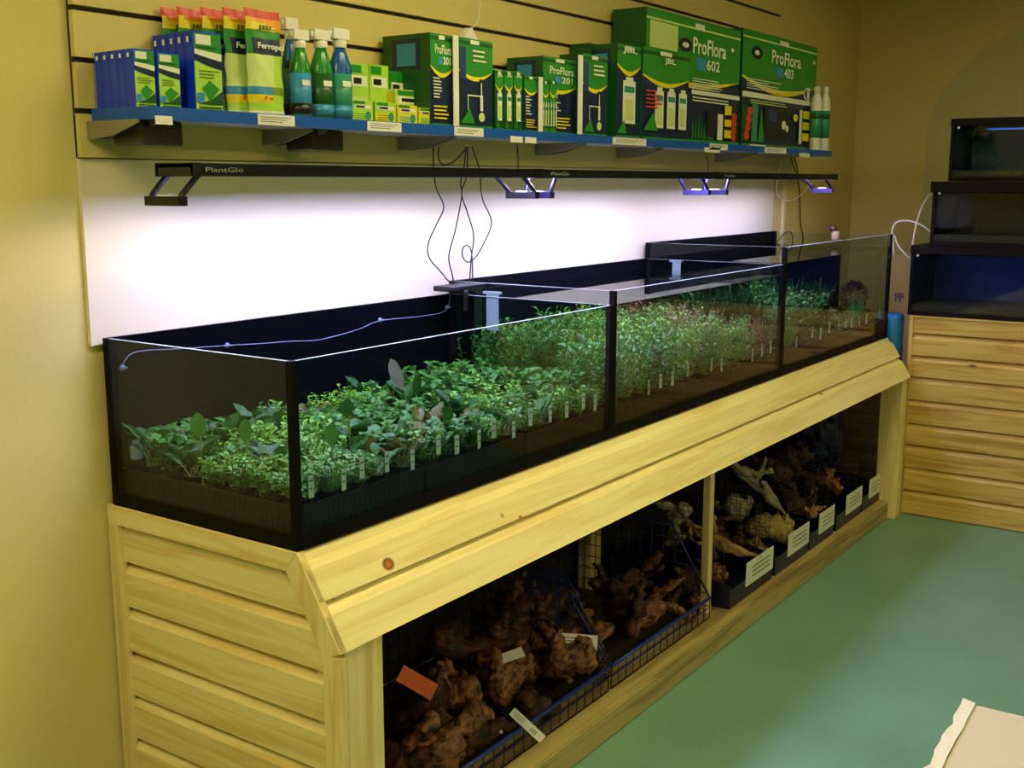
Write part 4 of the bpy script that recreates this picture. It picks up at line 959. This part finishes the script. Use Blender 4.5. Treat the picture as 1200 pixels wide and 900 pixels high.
NBN = ['first small bin right of the middle post, holding long brown driftwood', 'second small bin holding pale yellow stone and driftwood', 'third small bin holding dark red wood with a tan piece', 'fourth small bin holding reddish wood chunks', 'last small bin by the end post, almost all in shadow']
bx = [(2.10, 2.50), (2.53, 2.89), (2.91, 3.20), (3.24, 3.58), (3.60, 3.855)]
for (a, b), lab in zip(bx, NBN): bin_(a, b, lab, True)
def wp(x, y, z, L, r, m, label, rz, ry, seed, nb=2, name='driftwood'):
    o = obj(name, driftwood(seed, L, r, nb), m, loc=(x, y, z)); o.rotation_euler = (0, ry, rz); tag(o, label, 'driftwood' if name == 'driftwood' else 'stone', 'contents of the small bins')
    for f in o.data.polygons: f.use_smooth = True
for (x, y, z, L, r, m, lab, rz, ry, sd) in [
 (2.32, -.48, .26, .34, .024, W_t, 'long tan driftwood stick leaning in the first small bin', -1.3, .5, 41),
 (2.22, -.52, .20, .2, .03, W_r, 'short brown driftwood at the front of the first small bin', .3, .1, 42),
 (2.38, -.40, .22, .24, .035, W_d, 'dark driftwood behind the stick in the first small bin', .8, .2, 43),
 (2.25, -.30, .33, .22, .03, W_g, 'grey wood at the back of the first small bin', 1.2, .7, 44),
 (2.70, -.50, .245, .2, .05, W_y, 'blocky yellowish stone in the second small bin', .3, .1, 45),
 (2.80, -.42, .33, .34, .022, W_g, 'long pale grey stick standing in the second small bin', -1.2, .9, 46),
 (2.65, -.38, .31, .18, .04, W_g, 'pale stone behind the yellow one in the second small bin', .5, .2, 47),
 (2.62, -.50, .18, .16, .035, W_t, 'tan chunk low at the left of the second small bin', .5, 0, 48),
 (3.02, -.47, .25, .22, .04, W_d, 'dark red driftwood filling the third small bin', .3, .1, 49),
 (3.10, -.55, .225, .18, .02, W_t, 'small tan stick on the front of the third small bin', .5, -.1, 50),
 (3.08, -.36, .34, .24, .045, W_d, 'dark driftwood piled high in the third small bin', .9, .3, 51),
 (3.38, -.46, .27, .2, .045, W_d, 'reddish driftwood chunk in the fourth small bin', .1, .1, 52),
 (3.46, -.52, .235, .18, .035, W_r, 'brown driftwood at the front of the fourth small bin', .6, 0, 53),
 (3.40, -.34, .36, .22, .045, W_d, 'red driftwood piled at the back of the fourth small bin', 1.3, .3, 54),
 (3.30, -.22, .52, .2, .03, W_g, 'pale twisted wood at the top back of the fourth small bin', .4, .4, 55),
]:
    wp(x, y, z, L, r, m, lab, rz, ry, sd, 3, 'stone' if 'stone' in lab else 'driftwood')
# crumpled navy bag at the far end
bm = NB(); bmesh.ops.create_icosphere(bm, subdivisions=5, radius=1)
for v in bm.verts:
    c = v.co.copy(); n1 = noise.noise(c*1.7); n2 = noise.noise(c*4.5+Vector((3,1,2))); k = 1+.22*n1+.16*abs(n2)
    v.co = Vector((c.x*.13*k, c.y*.14*k, c.z*.19*k+.03*c.z*c.z))
for f in bm.faces: f.smooth = True
tag(obj('navy_bag', bm, mat('navy_cloth', (10, 18, 66), .45), loc=(3.72, -.33, .40)), 'crumpled navy bag heaped over the last small bin by the end post', 'bag')

# ------------------------------------------------------------------ white carton at the lower right corner
th = thing('white_carton', 'crumpled white carton on the floor at the lower right corner', 'box', (0,0,0))
a = on(2, .35, 1082, 905); 
A = on(2, .35, 1084, 900); B = on(2, .35, 1128, 822)
d = (B-A).normalized(); nrm = Vector((d.y, -d.x, 0)); 
if nrm.y > 0: nrm = -nrm
A0 = A-d*.5; B0 = B+d*.02
bm = NB(); N = 24; f0 = []; f1 = []
for i in range(N+1):
    p = A0.lerp(B0, i/N); j = .0035*math.sin(i*2.3)+.003*math.sin(i*5.1)
    f0.append((p+nrm*(.0+j)).to_3d()); f1.append((p+nrm*(.028+j*.3)).to_3d())
va = [bm.verts.new((p.x, p.y, .35+.003*math.sin(i*3))) for i, p in enumerate(f0)]; vb = [bm.verts.new((p.x, p.y, .345)) for p in f1]
vc = [bm.verts.new((p.x, p.y, 0.001)) for p in f0]
C0 = A0+nrm*.35; C1 = B0+nrm*.35
for i in range(N): bm.faces.new((va[i], va[i+1], vb[i+1], vb[i])); bm.faces.new((va[i], vc[i], vc[i+1], va[i+1]))
obj('rim', bm, mat('crumpled_white', (232, 228, 214), .7, bump=.5, bscale=60), th)
bm = NB(); prism(bm, [(f1[0].x, f1[0].y, .001), (f1[-1].x, f1[-1].y, .001), (C1.x, C1.y, .001), (C0.x, C0.y, .001)], (0, 0, .338)); obj('body', bm, mat('carton_grey', (206, 196, 168), .7), th)

# ------------------------------------------------------------------ ceiling lamps added out of view to light the room; world
def lampmat(k): return mat('tube_lamp_%g' % k, (255, 240, 182), .5, emit=k)
for (x, y, k, where) in ((-1.5, -1.05, 40, 'over the near end of the stand'), (1.0, -1.15, 26, 'over the middle of the stand'), (3.3, -1.5, 13, 'over the far part of the aisle'), (-1.6, -3.6, 42, 'behind the camera at the left'), (1.4, -4.0, 42, 'behind the camera in the middle')):
    t = thing('added_ceiling_light', 'unseen added ceiling light panel '+where, 'light', (x, y, ZC-.03), 'ceiling lights')
    bm = NB(); box(bm, (-.62, -.16, 0), (.62, .16, .029)); obj('housing', bm, M_wht, t)
    bm = NB(); box(bm, (-.58, -.12, -.006), (.58, .12, -.001)); obj('diffuser', bm, lampmat(k), t)
w = bpy.data.worlds.new('world'); S.world = w; w.use_nodes = True
w.node_tree.nodes['Background'].inputs[0].default_value = (.5, .48, .35, 1); w.node_tree.nodes['Background'].inputs[1].default_value = .05

S.view_settings.view_transform = 'Standard'; S.view_settings.look = 'None'; S.view_settings.gamma = 1; S.view_settings.use_curve_mapping = False
S.view_settings.exposure = 0
S.cycles.use_denoising = True
S.cycles.max_bounces = 10; S.cycles.transparent_max_bounces = 40; S.cycles.diffuse_bounces = 4; S.cycles.glossy_bounces = 4
S.cycles.sample_clamp_indirect = 6
S.cycles.use_light_tree = True
